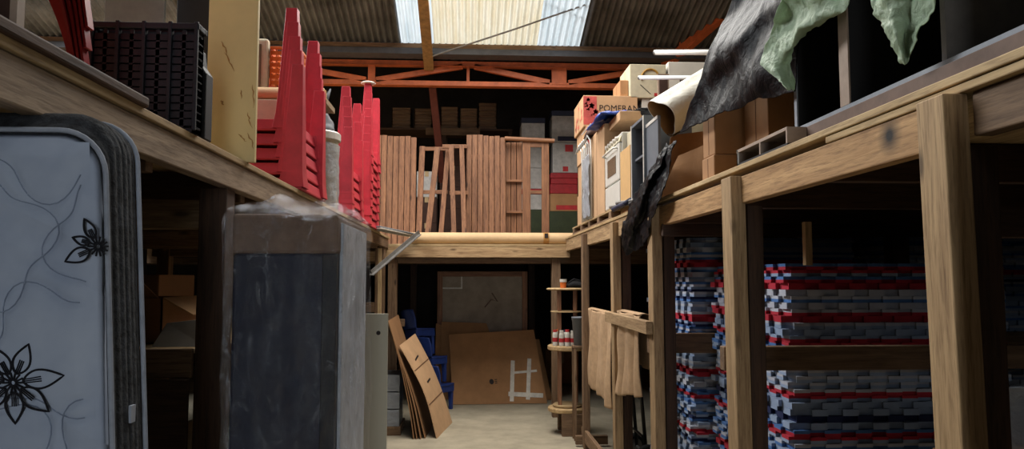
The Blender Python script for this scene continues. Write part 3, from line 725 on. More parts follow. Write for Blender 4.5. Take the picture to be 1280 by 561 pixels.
# ================================================================== FLOOR LEVEL, RIGHT
# ---- round tiered stand
sc = atY(709, 432, 7.55); sx, sy = sc.x, 7.55
t = thing('tiered_stand', 'round wooden tiered stand with jars beside the right posts', 'stand', (sx, sy, 0))
z2, z1, z0 = 1.55-(432-348)/F*7.4, 1.55-(360-348)/F*7.4, 1.55-(509-348)/F*7.4
R2 = .20
for yy in (sy-.2, sy+.13): G().box(sx-.08, sx+.15, yy, yy+.07, 0, z0-.045).make('foot', oldwood('X'), t, bevel=.004)
def disc(z, r, th, nm='disc'):
    G().lathe([(0, z-th), (r-.012, z-th), (r, z-th+.01), (r, z-.01), (r-.012, z), (0, z)], (sx, sy, 0), 40).make(nm, ply('X'), t, smooth=False)
disc(z0, R2, .045); disc(z0+.03, R2-.05, .03, 'hub'); disc(z2, R2, .05); disc(z2+.004, R2-.06, .004, 'hub'); disc(z1, R2+.01, .022); disc(1.55-(389-348)/F*7.4, R2-.03, .012)
for a in (.6, 2.2, 3.9, 5.3): 
    x, y = sx+.12*math.cos(a), sy+.12*math.sin(a)
    G().box(x-.018, x+.018, y-.012, y+.012, z0, z1-.02).make('slat', redpine('Z'), t, bevel=.003)
cans = [(-.135, -.10, 'ink_red'), (-.075, -.145, 'card_white'), (-.02, -.165, 'ink_red'), (.035, -.155, 'card_white'), (-.095, -.06, 'orangep'), (-.03, -.10, 'navy')]
nm_ = ['leftmost jar with red lid on the middle tier', 'white-bodied jar second from left on the middle tier', 'small red and white jar at the front of the middle tier', 'white jar right of the front red one on the middle tier', 'jar with orange lid behind the others on the middle tier', 'dark-lidded jar at the back of the middle tier']
for (dx, dy, mt), lb in zip(cans, nm_):
    h_ = .13 + .02*random.random(); t = thing('jar', lb, 'jar', (sx+dx, sy+dy, z2+.0005), 'jars on the tiered stand')
    G().lathe([(0, 0), (.024, 0), (.026, .006), (.026, h_-.02), (.02, h_), (0, h_)], (sx+dx, sy+dy, z2+.0005), 16).make('body', M['card_white'], t)
    G().lathe([(.0262, h_*.3), (.0266, h_*.3), (.0266, h_*.6), (.0262, h_*.6)], (sx+dx, sy+dy, z2), 16).make('print_band', M['ink_red'], t)
    G().lathe([(0, h_), (.021, h_), (.021, h_+.022), (0, h_+.022)], (sx+dx, sy+dy, z2), 16).make('lid', M[mt], t)
p_ = Vector((atY(704, 350, 7.45).x, 7.45, z1))
t = thing('tin', 'small orange and white tin on the top tier of the stand', 'tin', tuple(p_))
G().lathe([(0, 0), (.03, 0), (.034, .085), (0, .085)], p_, 18).make('body', M['orangep'], t); G().lathe([(.0345, .06), (.036, .06), (.036, .09), (.0, .09)], p_, 18).make('rim', M['card_white'], t)
p_ = Vector((sx+.08, 7.5, z1))
t = thing('folded_bag', 'black folded bag lying on the top tier of the stand', 'bag', tuple(p_))
f_ = wrinkle(lambda u, v: p_+Vector((-.09+.2*u, -.07+.14*v, .015+.05*math.sin(PI*u)**.5*math.sin(PI*v)**.5)), .006, 18, 2)
G().grid(f_, 20, 14).make('fabric', M['fuzzy'], t, smooth=True, solid=.02); G().tube([p_+Vector((-.08, -.03, .05)), p_+Vector((-.02, -.04, .09)), p_+Vector((.06, -.03, .07))], .008, 8).make('handle', M['fuzzy'], t)
p_ = Vector((atY(724, 428, 7.25).x, 7.22, 0))
t = thing('post_stool', 'narrow dark wooden stool under the grey bucket', 'stool', tuple(p_))
zb = atY(724, 431, 7.25).z
G().box(p_.x-.07, p_.x+.07, 7.15, 7.29, zb-.025, zb).make('top', oldwood('X'), t, bevel=.004)
for a in (-1, 1):
    for b in (-1, 1): G().box(p_.x+a*.055-.012, p_.x+a*.055+.012, 7.22+b*.055-.012, 7.22+b*.055+.012, 0, zb-.025).make('leg', oldwood('Z'), t)
t = thing('bucket', 'grey bucket half hidden behind the post beside the jars', 'bucket', (p_.x, 7.22, zb))
G().lathe([(0, 0), (.055, 0), (.075, .26), (.079, .26), (.079, .275), (.068, .275), (.05, .01), (0, .01)], (p_.x, 7.22, zb), 26).make('body', M['greyboard'], t, smooth=True)
G().tube([(p_.x+.079*math.cos(a), 7.22-.05*math.sin(a), zb+.25+.0*a) for a in [PI*k/12 for k in range(13)]], .003, 6).make('handle', M['steel'], t)

# ---- beige cloth over the rails
def cloth(lab, ya, yb, zt, za, zb_, x):
    t_ = thing('cloth_cover', lab, 'cloth', (x, (ya+yb)/2, min(za, zb_)), 'beige cloths over the rail')
    def f_(u, v):
        y = ya+(yb-ya)*u; z = zt + ((za+(zb_-za)*u) - zt)*v
        fold = .018*math.sin(u*17+v*1.5)*min(1, v*3+.15) + .010*math.sin(u*31+2)
        return Vector((x+fold-.008*v+.03*noise.noise(Vector((u*2.5, v*2, ya)))*v, y+.03*noise.noise(Vector((v*2, u, 3)))*v, z+.006*math.sin(u*12)))
    G().grid(f_, 60, 40).make('front_fall', M['cloth'], t_, smooth=True, solid=.006)
    G().grid(lambda u, v: Vector((x+.002+(.075)*v, ya+(yb-ya)*u, zt+.008*math.sin(PI*v)+.003)), 30, 6).make('top_fold', M['cloth'], t_, smooth=True, solid=.006)
    G().grid(lambda u, v: Vector((x+.077+.012*math.sin(u*14), ya+(yb-ya)*u, zt-.35*v)), 40, 10).make('rear_fall', M['cloth'], t_, smooth=True, solid=.006)
cloth('beige cloth draped over the rail, between the two farthest right posts', 6.82, 5.66, 1.272, .60, .56, 1.105)
cloth('beige cloth hanging behind the rail beside the hand truck', 5.45, 4.72, 1.312, .70, .80, 1.095)
# ---- hand truck
hx, hy = atY(799, 551, 6.3).x, 6.3
t = thing('hand_truck', 'black sack truck standing in shade beside the beige cloth', 'hand truck', (hx, hy, 0))
for s_ in (-.17, .17):
    G().tube([(hx+.02, hy+s_, .10), (hx-.03, hy+s_, .75), (hx+.02, hy+s_, 1.12), (hx+.10, hy+s_, 1.2)], .016, 10).make('side_rail', M['darkmetal'], t, smooth=True)
    G().tube([(hx+.02+.078*math.cos(a), hy+s_*1.35, .10+.078*math.sin(a)) for a in [2*PI*k/24 for k in range(25)]], .024, 10).make('tyre', M['rubber'], t, smooth=True)
    G().cyl((hx+.02, hy+s_*1.35-.015, .10), (hx+.02, hy+s_*1.35+.015, .10), .055).make('wheel_hub', M['steel'], t)
for z in (.25, .55, .85): G().tube([(hx-.01, hy-.17, z), (hx-.01, hy+.17, z)], .012, 8).make('crossbar', M['darkmetal'], t)
G().cyl((hx+.02, hy-.24, .10), (hx+.02, hy+.24, .10), .012).make('axle', M['steel'], t)
G().box(hx-.22, hx-.0, hy-.19, hy+.19, .02, .03).make('toe_plate', M['darkmetal'], t, bevel=.003)

# ---- foam puzzle mats
mat_cols = {'pale blue': C(158, 176, 204), 'grey-white': C(196, 198, 208), 'mid blue': C(86, 128, 188), 'red': C(196, 44, 62), 'navy': C(34, 44, 84)}
foam = {k: plain('foam_'+k.replace(' ', '_').replace('-', '_'), v, .85, noise_amt=.05, var=.08) for k, v in mat_cols.items()}
PITCH_T = 1.0/7
def mat_mesh(phase, c1, c2):
    """jigsaw-edged tile, 1 m square, 29 mm thick in two bonded layers"""
    pts = []; D = .022; n = 14
    for e in range(4):
        for i in range(n):
            out = D if (i+phase) % 2 == 0 else 0
            if out: seg = [((i+.10)/n, 0), ((i-.02)/n, out), ((i+1.02)/n, out), ((i+.90)/n, 0)]
            else: seg = []
            for s_, d in seg:
                s_ = min(max(s_, .0), 1.0)
                x, y = s_, -d
                q = [(x, y), (1-y, x), (1-x, 1-y), (y, 1-x)][e]
                pts.append(q)
    g_ = G(); N = len(pts)
    vs = [(x, y, z) for z in (0, .0145, .029) for x, y in pts]
    g_.add(vs, [])
    fs = [tuple(range(N))[::-1]] + [(i, (i+1) % N, N+(i+1) % N, N+i) for i in range(N)]
    fs2 = [(N+i, N+(i+1) % N, 2*N+(i+1) % N, 2*N+i) for i in range(N)] + [tuple(range(2*N, 3*N))]
    g_.f = fs+fs2; g_.mi = [0]*len(fs)+[1]*len(fs2)
    me = bpy.data.meshes.new('foam_mat'); me.from_pydata(g_.v, [], g_.f); me.update()
    me.materials.append(foam[c1]); me.materials.append(foam[c2])
    for pl, i in zip(me.polygons, g_.mi): pl.material_index = i
    return me
_mm = {}
def place_mats(x0, y0, ztop, place, seed, reds):
    rnd = random.Random(seed); n = int(ztop/.0300); drift = 0
    rows = []
    for k in range(n):                                  # k = 0 lowest
        c = rnd.choices(['pale blue', 'grey-white', 'mid blue', 'navy'], [5, 5 if k > 30 else 3, 2 if k > 30 else 4, .5])[0]
        lo = rnd.choices(['pale blue', 'grey-white', 'navy', 'mid blue'], [4, 4, 1, 2])[0]
        kt = n-k
        if kt in reds: c = 'red'
        if kt+1 in reds or (kt in reds and rnd.random() < .4): lo = 'red'
        rows.append((lo, c))
    for k, (lo, c) in enumerate(rows):
        ph = k % 2; key = (ph, lo, c)
        if key not in _mm: _mm[key] = mat_mesh(*key)
        o = bpy.data.objects.new('foam_mat', _mm[key]); COL.objects.link(o)
        drift = .6*drift + .4*rnd.uniform(-.05, .05) if k % 7 == 0 else drift
        o.location = (x0+drift*.6+rnd.uniform(-.016, .016), y0+drift+rnd.uniform(-.012, .012), k*.0300)
        o.rotation_euler = (0, 0, math.radians(rnd.uniform(-.7, .7)))
        kt = n-k
        lead = 'topmost' if kt == 1 else ordinal(kt) + ' from top'
        tag(o, f"{c if c != 'red' else 'red-faced'} foam mat, {lead}, {place}", 'foam mat', 'foam mats in '+place)
place_mats(1.46, 3.31, 1.62, 'stack between second and third right posts', 11, (2, 4, 9, 13, 21, 27, 34))
place_mats(1.37, 4.45, 1.80, 'taller stack behind the third right post', 12, (6, 17, 28, 33, 40))
place_mats(2.56, 4.46, 1.83, 'dim stack deepest in the right bay', 14, (9, 23))
# ---- crumpled film at far right edge
p_ = atY(1262, 492, 2.2)
t = thing('plastic_bag', 'crumpled pale film catching light at the far right edge', 'plastic film', (p_.x, 2.2, .9))
f_ = wrinkle(lambda u, v: Vector((p_.x-.05+u*.6, 2.2+.1*v, p_.z+.02-.05*u-.22*v*v)), .02, 9, 4)
G().grid(f_, 30, 14).make('film', M['hazy'], t, smooth=True, solid=.003)
t = thing('carton', 'dark carton in shade at the far right under the film', 'box', (p_.x+.35, 2.4, 0))
G().box(p_.x, p_.x+.6, 2.14, 2.6, 0, p_.z-.25).make('body', M['card'], t, bevel=.006); G().box(p_.x+.27, p_.x+.33, 2.139, 2.601, .3, p_.z-.249).make('tape', M['tape'], t)

# ================================================================== UPPER LEVEL, BACK
BD = 1.935
t = thing('kraft_tube', 'long pale kraft tube lying along the front of the back deck', 'tube', (.35, 8.40, BD))
tx0, tx1 = atY(512, 297, 8.4).x, atY(718, 297, 8.4).x
G().cyl((tx0, 8.40, BD+.068), (tx1, 8.40, BD+.068), .068, n=32).make('tube', M['tube'], t, smooth=False)
q = atY(683, 297, 8.33).x; G().cyl((q-.032, 8.40, BD+.068), (q+.032, 8.40, BD+.068), .0695, n=32).make('tape_band', M['scuff'], t)
G().box(q-.02, q+.02, 8.325, 8.335, BD+.075, BD+.125).make('dark_patch', M['ink'], t)
for nm in (tx0, tx1): G().cyl((nm-.002, 8.40, BD+.068), (nm+.002, 8.40, BD+.068), .05, n=24).make('end_plug', M['card'], t)

def plank_panel(lab, pxa, pxb, pytop, y, n, lean=.1):
    a, b = atY(pxa, pytop, y), atY(pxb, pytop, y); z1 = a.z; wd = (b.x-a.x)/n
    t_ = thing('slatted_table_top', lab, 'table top', ((a.x+b.x)/2, y, BD), 'slatted pine table tops')
    for k in range(n):
        zt = z1 - .004*k + random.uniform(-.008, .008)
        x = a.x+wd*k
        G().prism([(x+.003, y-lean, BD), (x+wd-.003, y-lean, BD), (x+wd-.003, y, zt), (x+.003, y, zt)], (0, .02, .002)).make('plank', redpine('Z'), t_, bevel=.004)
    for f in (.2, .8):
        zz = BD+(z1-BD)*f; yy = y-lean*(1-f)+.022
        G().box(a.x+.02, b.x-.02, yy+.004, yy+.034, zz-.03, zz+.03).make('batten', redpine('X'), t_, bevel=.003)
plank_panel('slatted pine table top leaning left of the trestle legs, near the red tables', 455, 521, 167, 8.85, 9)
plank_panel('knotty slatted pine table top leaning between the trestle legs and the tall frame', 583, 632, 168, 8.85, 7)
def frame(lab, slats, bars, y=8.8, nm='trestle_frame'):
    """slats: (top px, bottom px, width px); bars: (px a, px b, py)"""
    x0 = atY(slats[0][1][0], 287, y).x
    t_ = thing(nm, lab, 'trestle', (x0, y, BD))
    for (tp, bt, wpx) in slats:
        a, b = atY(*tp, y+.12), atY(*bt, y-.03); b.z = BD; wd = wpx*y/F
        G().beam((b.x, b.y, b.z), (a.x, a.y, a.z), wd, .035, up=(0, 1, 0)).make('leg', redpine('Z'), t_, bevel=.003)
    for (pa, pb, py) in bars:
        yy = y+.06+(.06 if py < 200 else 0)
        a, b = atY(pa, py, yy), atY(pb, py, yy); G().beam(a, b, .03, .045).make('crossbar', redpine('X'), t_, bevel=.003)
    return t_
frame('leaning pine trestle with splayed legs right of the first table top', [((528, 183), (523, 287), 7), ((547, 184), (533, 287), 7), ((560, 188), (550, 287), 6)], [(524, 562, 186), (524, 560, 240)])
frame('narrow pine trestle with two legs beside the knotty table top', [((564, 181), (568, 287), 6), ((577, 181), (581, 287), 6)], [(553, 584, 183), (562, 585, 241)], 8.7)
# tall frame at right
y = 8.8
t = thing('table_frame', 'upright pine table frame with a round top bar right of the knotty table top', 'table frame', (atY(660, 287, y).x, y, BD))
a, b = atY(631, 173, y), atY(693, 176, y)
G().cyl(a, b, .026, n=14).make('top_bar', redpine('X'), t)
for p1, p2, yy in ((653, 663, y+.03), (677, 686, y+.03)):
    a, b = atY(p1, 177, yy), atY(p2, 177, yy); G().box(a.x, b.x, yy-.02, yy+.035, BD, a.z).make('upright', redpine('Z'), t, bevel=.003)
a, b = atY(663, 177, y+.03), atY(677, 184, y+.03); G().box(a.x, b.x, y+.01, y+.05, b.z, a.z).make('crossbar', redpine('X'), t)
a, b = atY(663, 238, y+.03), atY(677, 242, y+.03); G().box(a.x, b.x, y+.01, y+.05, b.z, a.z).make('crossbar', redpine('X'), t)
for k in range(3):
    a, b = atY(632+7*k, 177, y+.1), atY(638.3+7*k, 177, y+.1); G().box(a.x, b.x, y+.09, y+.11, BD, a.z-.01).make('plank', redpine('Z'), t, bevel=.003)
for py in (226, 265):
    a = atY(633, py, y+.07); G().box(a.x, atY(653, py, y+.07).x, y+.05, y+.088, a.z-.012, a.z+.012).make('crossbar', redpine('X'), t, bevel=.002)

# ---- cartons
def carton(lab, x0, x1, y0, y1, z0, z1, mat='card', group=None, tape=True, seam=True, nm='carton', tape_mat='tape'):
    t_ = thing(nm, lab, 'box', ((x0+x1)/2, (y0+y1)/2, z0), group)
    G().box(x0, x1, y0, y1, z0, z1).make('body', M[mat], t_, bevel=.006)
    if tape:
        xm = (x0+x1)/2; g = G(); tw = .025
        g.box(xm-tw, xm+tw, y0-.0015, y0-.0002, z1-.07, z1); g.box(xm-tw, xm+tw, y0-.0015, y1, z1, z1+.001); g.make('tape', M[tape_mat], t_)
    if seam:
        g = G(); ym = (y0+y1)/2; g.box(x0-.001, x0-.0002, ym-.003, ym+.003, z0+.01, z1-.01); g.make('seam', M['crease'], t_)
    return t_
# office boxes on the right of the back deck
def file_box(lab, pxa, pxb, pyt, pyb, y, lid='navy', body='office', band=None, logo=False, dep=.38):
    a, b = atY(pxa, pyt, y), atY(pxb, pyb, y)
    t_ = thing('file_box', lab, 'box', ((a.x+b.x)/2, y+dep/2, b.z), 'cartons stacked on the back deck')
    if pyb > 300: b.z = BD
    zl = a.z-.075 if lid else a.z
    G().box(a.x, b.x, y, y+dep, b.z+.001, zl).make('body', M[body], t_, bevel=.005)
    if lid: G().box(a.x-.008, b.x+.008, y-.008, y+dep+.008, zl, a.z).make('lid', M[lid], t_, bevel=.005)
    if band: G().box(a.x+.08, b.x+.001, y-.002, y-.0003, b.z+.02, b.z+.085).make('print_band', M[band], t_)
    if logo:
        zc_ = (b.z+zl)/2; w_ = (b.x-a.x)
        G().box(a.x+w_*.50, a.x+w_*.82, y-.002, y-.0003, zl-.13, zl-.03).make('print', M['ink_red'], t_)
        G().box(a.x+w_*.40, a.x+w_*.62, y-.002, y-.0003, b.z+.02, b.z+.09).make('print', M['ink_red'], t_)
    return t_
y = 10.3
file_box('topmost white carton with navy lid at right of the back deck', 690, 722, 138, 178, y, 'navy', band='navy')
file_box('white carton with red squares under the navy-lidded one', 691, 722, 178, 216, y, None, logo=True)
file_box('white and red carton third down at right of the back deck', 689, 722, 216, 230, y, 'redcard', 'redcard')
file_box('red carton fourth down at right of the back deck', 688, 722, 230, 242, y, None, 'redcard')
file_box('reddish printed carton fifth down at right of the back deck', 688, 722, 242, 264, y, None, 'card', band='ink_red')
file_box('dark green carton at the bottom right of the back deck', 687, 722, 264, 305.2, y, None, 'greencard')
y = 10.4
tops = [147, 178, 210, 236, 262, 305.6]
labs = ['white carton with navy lid behind the table frame, topmost of its column', 'white carton second in the column behind the table frame', 'white carton third in the column behind the table frame', 'red and white carton fourth in the column behind the table frame', 'dark carton at the bottom of the column behind the table frame']
for i in range(5): file_box(labs[i], 652, 681, tops[i], tops[i+1], y, 'navy' if i == 0 else ('redcard' if i == 3 else None), 'office' if i < 4 else 'greencard', logo=False)
G_ = None
# brown stack behind the trestles
a, b = atY(550, 180, 10.7), atY(583, 180, 10.7); n = 5; h = (a.z-BD)/n
for i in range(n): carton(f'{ordinal(i+1)} carton down in the reddish stack behind the trestles', a.x, b.x, 10.7, 11.05, BD+h*(n-1-i)+.0005, BD+h*(n-i), 'brownfab', 'cartons stacked behind the trestles')  # cardboard coloured dark brown to paint in the dimness behind the trestles
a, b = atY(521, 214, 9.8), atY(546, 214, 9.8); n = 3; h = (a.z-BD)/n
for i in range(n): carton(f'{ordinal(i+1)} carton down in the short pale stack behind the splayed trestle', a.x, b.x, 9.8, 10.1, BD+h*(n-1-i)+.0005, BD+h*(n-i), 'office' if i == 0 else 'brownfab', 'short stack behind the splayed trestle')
# dark shelf with slatted crates far behind
yb = 11.2; zs = 1.55+(348-160)/F*yb
t = thing('storage_rack', 'dark timber rack at the back wall carrying slatted crates', 'rack', (.0, yb+.3, BD))
rx0, rx1 = atY(470, 160, yb).x, atY(640, 160, yb).x
for z in (zs-.03, zs-.75, BD+.1): G().box(rx0, rx1, yb-.05, yb+.6, z, z+.03).make('shelf', darkwood('X'), t, bevel=.003)
for x in (rx0+.03, (rx0+rx1)/2, rx1-.03):
    for yy in (yb-.02, yb+.57): G().box(x-.03, x+.03, yy-.03, yy+.03, BD, zs-.03).make('upright', darkwood('Z'), t, bevel=.003)
a, b = atY(532, 168, yb-.1), atY(600, 156, yb-.1)
G().box(a.x, b.x, yb-.07, yb-.05, a.z, zs).make('apron', oldwood('X'), t)
pos = ['leftmost', 'second from left', 'middle', 'fourth from left', 'rightmost and tallest']
for i, (pa, pb, pt) in enumerate(((490, 514, 134), (518, 540, 135), (551, 573, 133), (575, 597, 135), (598, 621, 128))):
    a, b = atY(pa, pt, yb), atY(pb, pt, yb)
    t_ = thing('slatted_crate', f'{pos[i]} of the five dim slatted crates on the dark back rack', 'crate', ((a.x+b.x)/2, yb+.2, zs), 'slatted crates on the back rack')
    g = G(); ns = 6; hh = (a.z-zs)/ns
    for k in range(ns):
        z = zs+.001+k*hh
        g.box(a.x, b.x, yb, yb+.012, z, z+hh*.86); g.box(a.x, b.x, yb+.36, yb+.372, z, z+hh*.86); g.box(a.x, a.x+.012, yb, yb+.37, z, z+hh*.86); g.box(b.x-.012, b.x, yb, yb+.37, z, z+hh*.86)
    g.make('slats', oldwood('X'), t_)
    g = G()
    for x in (a.x+.014, b.x-.03):
        for yy in (yb+.014, yb+.34): g.box(x, x+.016, yy, yy+.02, zs+.0005, a.z-.01)
    g.make('corner_posts', darkwood('Z'), t_)
    G().box(a.x+.014, b.x-.014, yb+.014, yb+.358, zs+.004, a.z-.03).make('contents', M['card'], t_)

# ================================================================== UPPER LEVEL, RIGHT
# ---- pallet
t = thing('pallet', 'timber pallet at the deck edge under the cooker and cartons', 'pallet', (1.5, 6.7, DZ))
PZ = DZ+.075
for k in range(7): G().box(1.10+.125*k, 1.20+.125*k, 5.60, 7.75, PZ-.016, PZ).make('top_slat', ply('Y'), t, bevel=.002)
for yy in (5.68, 6.2, 6.68, 7.15, 7.67):
    for x in (1.15, 1.52, 1.9): G().box(x-.05, x+.05, yy-.05, yy+.05, DZ+.014, PZ-.016).make('block', oldwood('Y'), t)
for x in (1.15, 1.52, 1.9): G().box(x-.05, x+.05, 5.60, 7.75, DZ, DZ+.014).make('bottom_slat', oldwood('Y'), t)
# ---- printed fruit cartons
ztop = atY(735, 119, 6.98).z; hN = (ztop-PZ)/4
def floral(t_, x0, y0, z0, w_, h_, side, seed, n=16):
    rnd = random.Random(seed); g = G()
    for k in range(n):
        u, v, r = rnd.random(), rnd.random(), rnd.uniform(.012, .03)
        if side == 'y': c, ax, ay, nn = Vector((x0+u*w_, y0-.0008, z0+v*h_)), Vector((1, 0, 0)), Vector((0, 0, 1)), Vector((0, -.0008, 0))
        else: c, ax, ay, nn = Vector((x0-.0008, y0+u*w_, z0+v*h_)), Vector((0, 1, 0)), Vector((0, 0, 1)), Vector((-.0008, 0, 0))
        g.prism([c+ax*r*(1+.25*math.sin(5*a))*math.cos(a)+ay*r*(1+.25*math.sin(5*a))*math.sin(a) for a in [2*PI*q/20 for q in range(20)]], nn)
    g.make('printed_blossoms', M['ink_pink'], t_)
fx0 = 1.125
lb = ['bottom carton of the peach-coloured fruit box column on the pallet', 'second carton up in the fruit box column, with a yellow sticker', 'third carton up in the fruit box column, red print on its corner', 'top fruit carton printed with red blossoms and large letters']
for i in range(4):
    z0 = PZ+hN*i+.0006; z1 = PZ+hN*(i+1); x0 = fx0+(-.02 if i == 3 else .012*(i % 2)); y0 = 6.98 if i == 3 else 6.93+.02*(i % 2)
    x1 = x0+.53
    t_ = carton(lb[i], x0, x1, y0, y0+.62, z0, z1, 'card_pale', 'fruit cartons on the pallet', tape=False)
    if i >= 2: G().box(x0-.001, x0+(.13 if i == 3 else .08), y0-.0015, y0-.0002, z0+.02, z1-.01).make('print_panel', M['ink_pink'], t_); floral(t_, x0+.02, y0-.001, z0+.04, .12 if i == 3 else .38, hN-.08, 'y', i)
    if i == 3: floral(t_, x0, y0+.05, z0+.05, .5, hN-.1, 'x', 9)
    if i == 1:
        g = G(); c = Vector((x0-.001, y0+.10, z1-.07)); g.prism([c+Vector((0, .03*math.cos(2*PI*k/18), .03*math.sin(2*PI*k/18))) for k in range(18)], (-.0012, 0, 0)); g.make('sticker', plain('yellow_sticker', C(240, 200, 40), .5), t_)
    if i == 3: lettering('POMERAN', .085, t_, (x0+.15, y0-.0015, z0+.155), M['ink'])
# second row behind: cartons carrying the white boxes
x0 = 1.70
for j, (xa, xb) in enumerate(((1.68, 2.13), (2.15, 2.62))):
    top = atY(800, 123, 7.0).z; n = 5; h = (top-DZ)/n
    for i in range(n):
        carton(f"{ordinal(i+1)} carton from the bottom of the {'nearer' if j == 0 else 'farther'} column behind the fruit cartons", xa, xb, 7.0, 7.5, DZ+h*i+.0006, DZ+h*(i+1), 'card_white' if i == 4 and j == 0 else 'card_pale' if (i+j) % 2 else 'card', 'cartons behind the fruit cartons')
    ztp = atY(805, 81, 7.0).z if j == 0 else atY(850, 78, 7.0).z
    ax0 = atY(787, 100, 7.0).x if j == 0 else atY(835, 100, 7.0).x; ax1 = atY(832, 100, 7.0).x if j == 0 else ax0+.47
    t_ = carton(('white carton with a gold looped emblem above the fruit cartons', 'white carton with a black letter at right of the gold-emblem carton')[j], ax0, ax1, 6.98, 7.45, top+.0006, ztp, 'cream' if j == 0 else 'card_white', 'white cartons on top of the stacks', tape=False)
    if j == 0:
        c = Vector((ax0+.20, 6.976, top+.20))
        pts = [c+Vector((-.085*math.cos(a), 0, .085*math.sin(a))) for a in [PI*k/16*1.05-.25 for k in range(17)]] + [c+Vector((.11, 0, .0)), c+Vector((.135, 0, .025))]
        G().tube(pts, .010, 8).make('emblem', M['ink_gold'], t_); pts2 = [c+Vector((.05, 0, .0)), c+Vector((.10, 0, -.03)), c+Vector((.14, 0, .01))]; G().tube(pts2, .008, 8).make('emblem', M['ink_gold'], t_)
        G().box(ax1-.12, ax1-.06, 6.977, 6.9795, top+.02, top+.05).make('print', M['ink_red'], t_)
        G().box(ax1-.05, ax1-.03, 6.977, 6.9795, top+.02, top+.05).make('print', M['ink_red'], t_)
        G().beam((ax0+.10, 6.978, top+.13), (ax0+.2, 6.978, top+.04), .006, .002, up=(0, 1, 0)).make('print', M['ink'], t_)
    else:
        lettering('F', .13, t_, (ax0+.10, 6.979, top+.10), M['ink'])
# small brown carton left of the white one
a, b = atY(775, 100, 7.05), atY(786, 121, 7.05)
carton('small brown carton tucked left of the gold-emblem carton', a.x, b.x-.003, 7.05, 7.4, ztop+.0006, a.z, 'card', tape=False)
# picture frame and white rods
a, b = atY(822, 92, 6.6), atY(834, 122, 6.6)
t = thing('glazed_frame', 'small dark framed panel between the two white cartons', 'frame', ((a.x+b.x)/2, 6.9, b.z))
G().box(a.x, b.x+.02, 6.60, 6.615, b.z, a.z).make('frame', M['edgeband'], t); G().box(a.x+.015, b.x+.005, 6.596, 6.60, b.z+.01, a.z-.015).make('panel', M['brownfab'], t)
G().box(a.x, b.x+.02, 6.615, 6.98, b.z, b.z+.02).make('base', M['edgeband'], t)
t = thing('garment_rail', 'white tubular rail whose two arms stick out left above the white cartons', 'rail', (1.95, 5.3, DZ))
for (pa, pb, ya_, yb_, r) in ((820, 926, 6.0, 5.3, .022), (800, 926, 6.1, 5.3, .017)):
    py = 65.5 if pa == 820 else 97
    p0, p1 = atY(pa, py, ya_), atY(pb, py, yb_); d = (p1-p0).normalized()
    G().cyl(p0, p1, r, n=16).make('arm', M['whitepaint'], t, smooth=True); G().cyl(p0-d*.012, p0+d*.004, r*1.05, n=16).make('end_cap', M['steel'], t)
p1 = atY(926, 65.5, 5.3); G().cyl((p1.x, 5.3, DZ+.02), (p1.x, 5.3, p1.z+.03), .02, n=14).make('upright', M['whitepaint'], t, smooth=True)
G().box(p1.x-.2, p1.x+.2, 5.2, 5.4, DZ, DZ+.02).make('foot', M['whitepaint'], t, bevel=.004)

# ---- tall carton and wrapped frame beside the cooker
x_c = 1.115
ya, yb_ = atX(738, 280, x_c).y, atX(756, 280, x_c).y; zt = atX(747, 163, x_c).z
carton('tall narrow brown carton standing between the fruit cartons and the cooker', x_c, x_c+.5, yb_, ya, PZ+.0006, zt, 'card_pale', tape=False)
ya, yb_ = atX(727, 280, 1.085).y, atX(738, 280, 1.085).y
t = thing('wire_rack', 'white bent-wire rack wrapped in film against the fruit cartons', 'rack', (1.085, (ya+yb_)/2, PZ))
zt = atX(733, 172, 1.085).z
for k in range(6):
    y = yb_+(ya-yb_)*k/5
    G().tube([(1.095, y, PZ), (1.095, y, zt-.2), (1.09, y, zt-.06-.02*(k % 2)), (1.07, y+.04, zt-.01), (1.05, y+.10, zt-.08)], .008, 8).make('wire', M['whitepaint'], t, smooth=True)
for z in (PZ+.12, PZ+.5, PZ+.85): G().tube([(1.095, yb_, z), (1.095, ya, z)], .006, 6).make('crosswire', M['whitepaint'], t)
G().grid(wrinkle(lambda u, v: Vector((1.075, yb_-.02+(ya-yb_-.1)*u, PZ+.02+(zt-PZ-.2)*v)), .012, 9, 2), 18, 40).make('film', M['hazy'], t, smooth=True, solid=.002)

# ---- cooker
ya, yb_ = atX(756.5, 270, 1.115).y, atX(775, 270, 1.115).y; x_s = 1.115
zt = atX(766, 172, x_s).z; zb = DZ+.076
t = thing('cooker', 'white freestanding cooker with oven window facing the corridor', 'cooker', (x_s+.25, (ya+yb_)/2, zb))
dep = .42; yw = ya-yb_; hh = zt-zb
G().box(x_s+.02, x_s+dep, yb_, ya, zb, zt).make('body', M['white'], t, bevel=.008)
G().box(x_s, x_s+.022, yb_+.01, ya-.01, zb+hh*.36, zt-hh*.14).make('oven_door', M['white'], t, bevel=.008)
G().box(x_s-.003, x_s+.001, yb_+yw*.22, ya-yw*.22, zb+hh*.47, zb+hh*.72).make('oven_window', M['glass'], t, bevel=.002)
G().tube([(x_s-.002, yb_+.06, zb+hh*.80), (x_s-.03, yb_+.08, zb+hh*.80), (x_s-.03, ya-.08, zb+hh*.80), (x_s-.002, ya-.06, zb+hh*.80)], .008, 8).make('door_handle', M['white'], t, smooth=True)
G().box(x_s, x_s+.022, yb_+.01, ya-.01, zb+.01, zb+hh*.345).make('lower_door', M['white'], t, bevel=.008)
G().prism([(x_s, yb_+.005, zt-hh*.13), (x_s+.03, yb_+.005, zt+.0), (x_s+.05, yb_+.005, zt), (x_s+.05, yb_+.005, zt-hh*.13)], (0, yw-.01, 0)).make('control_panel', M['cream'], t)
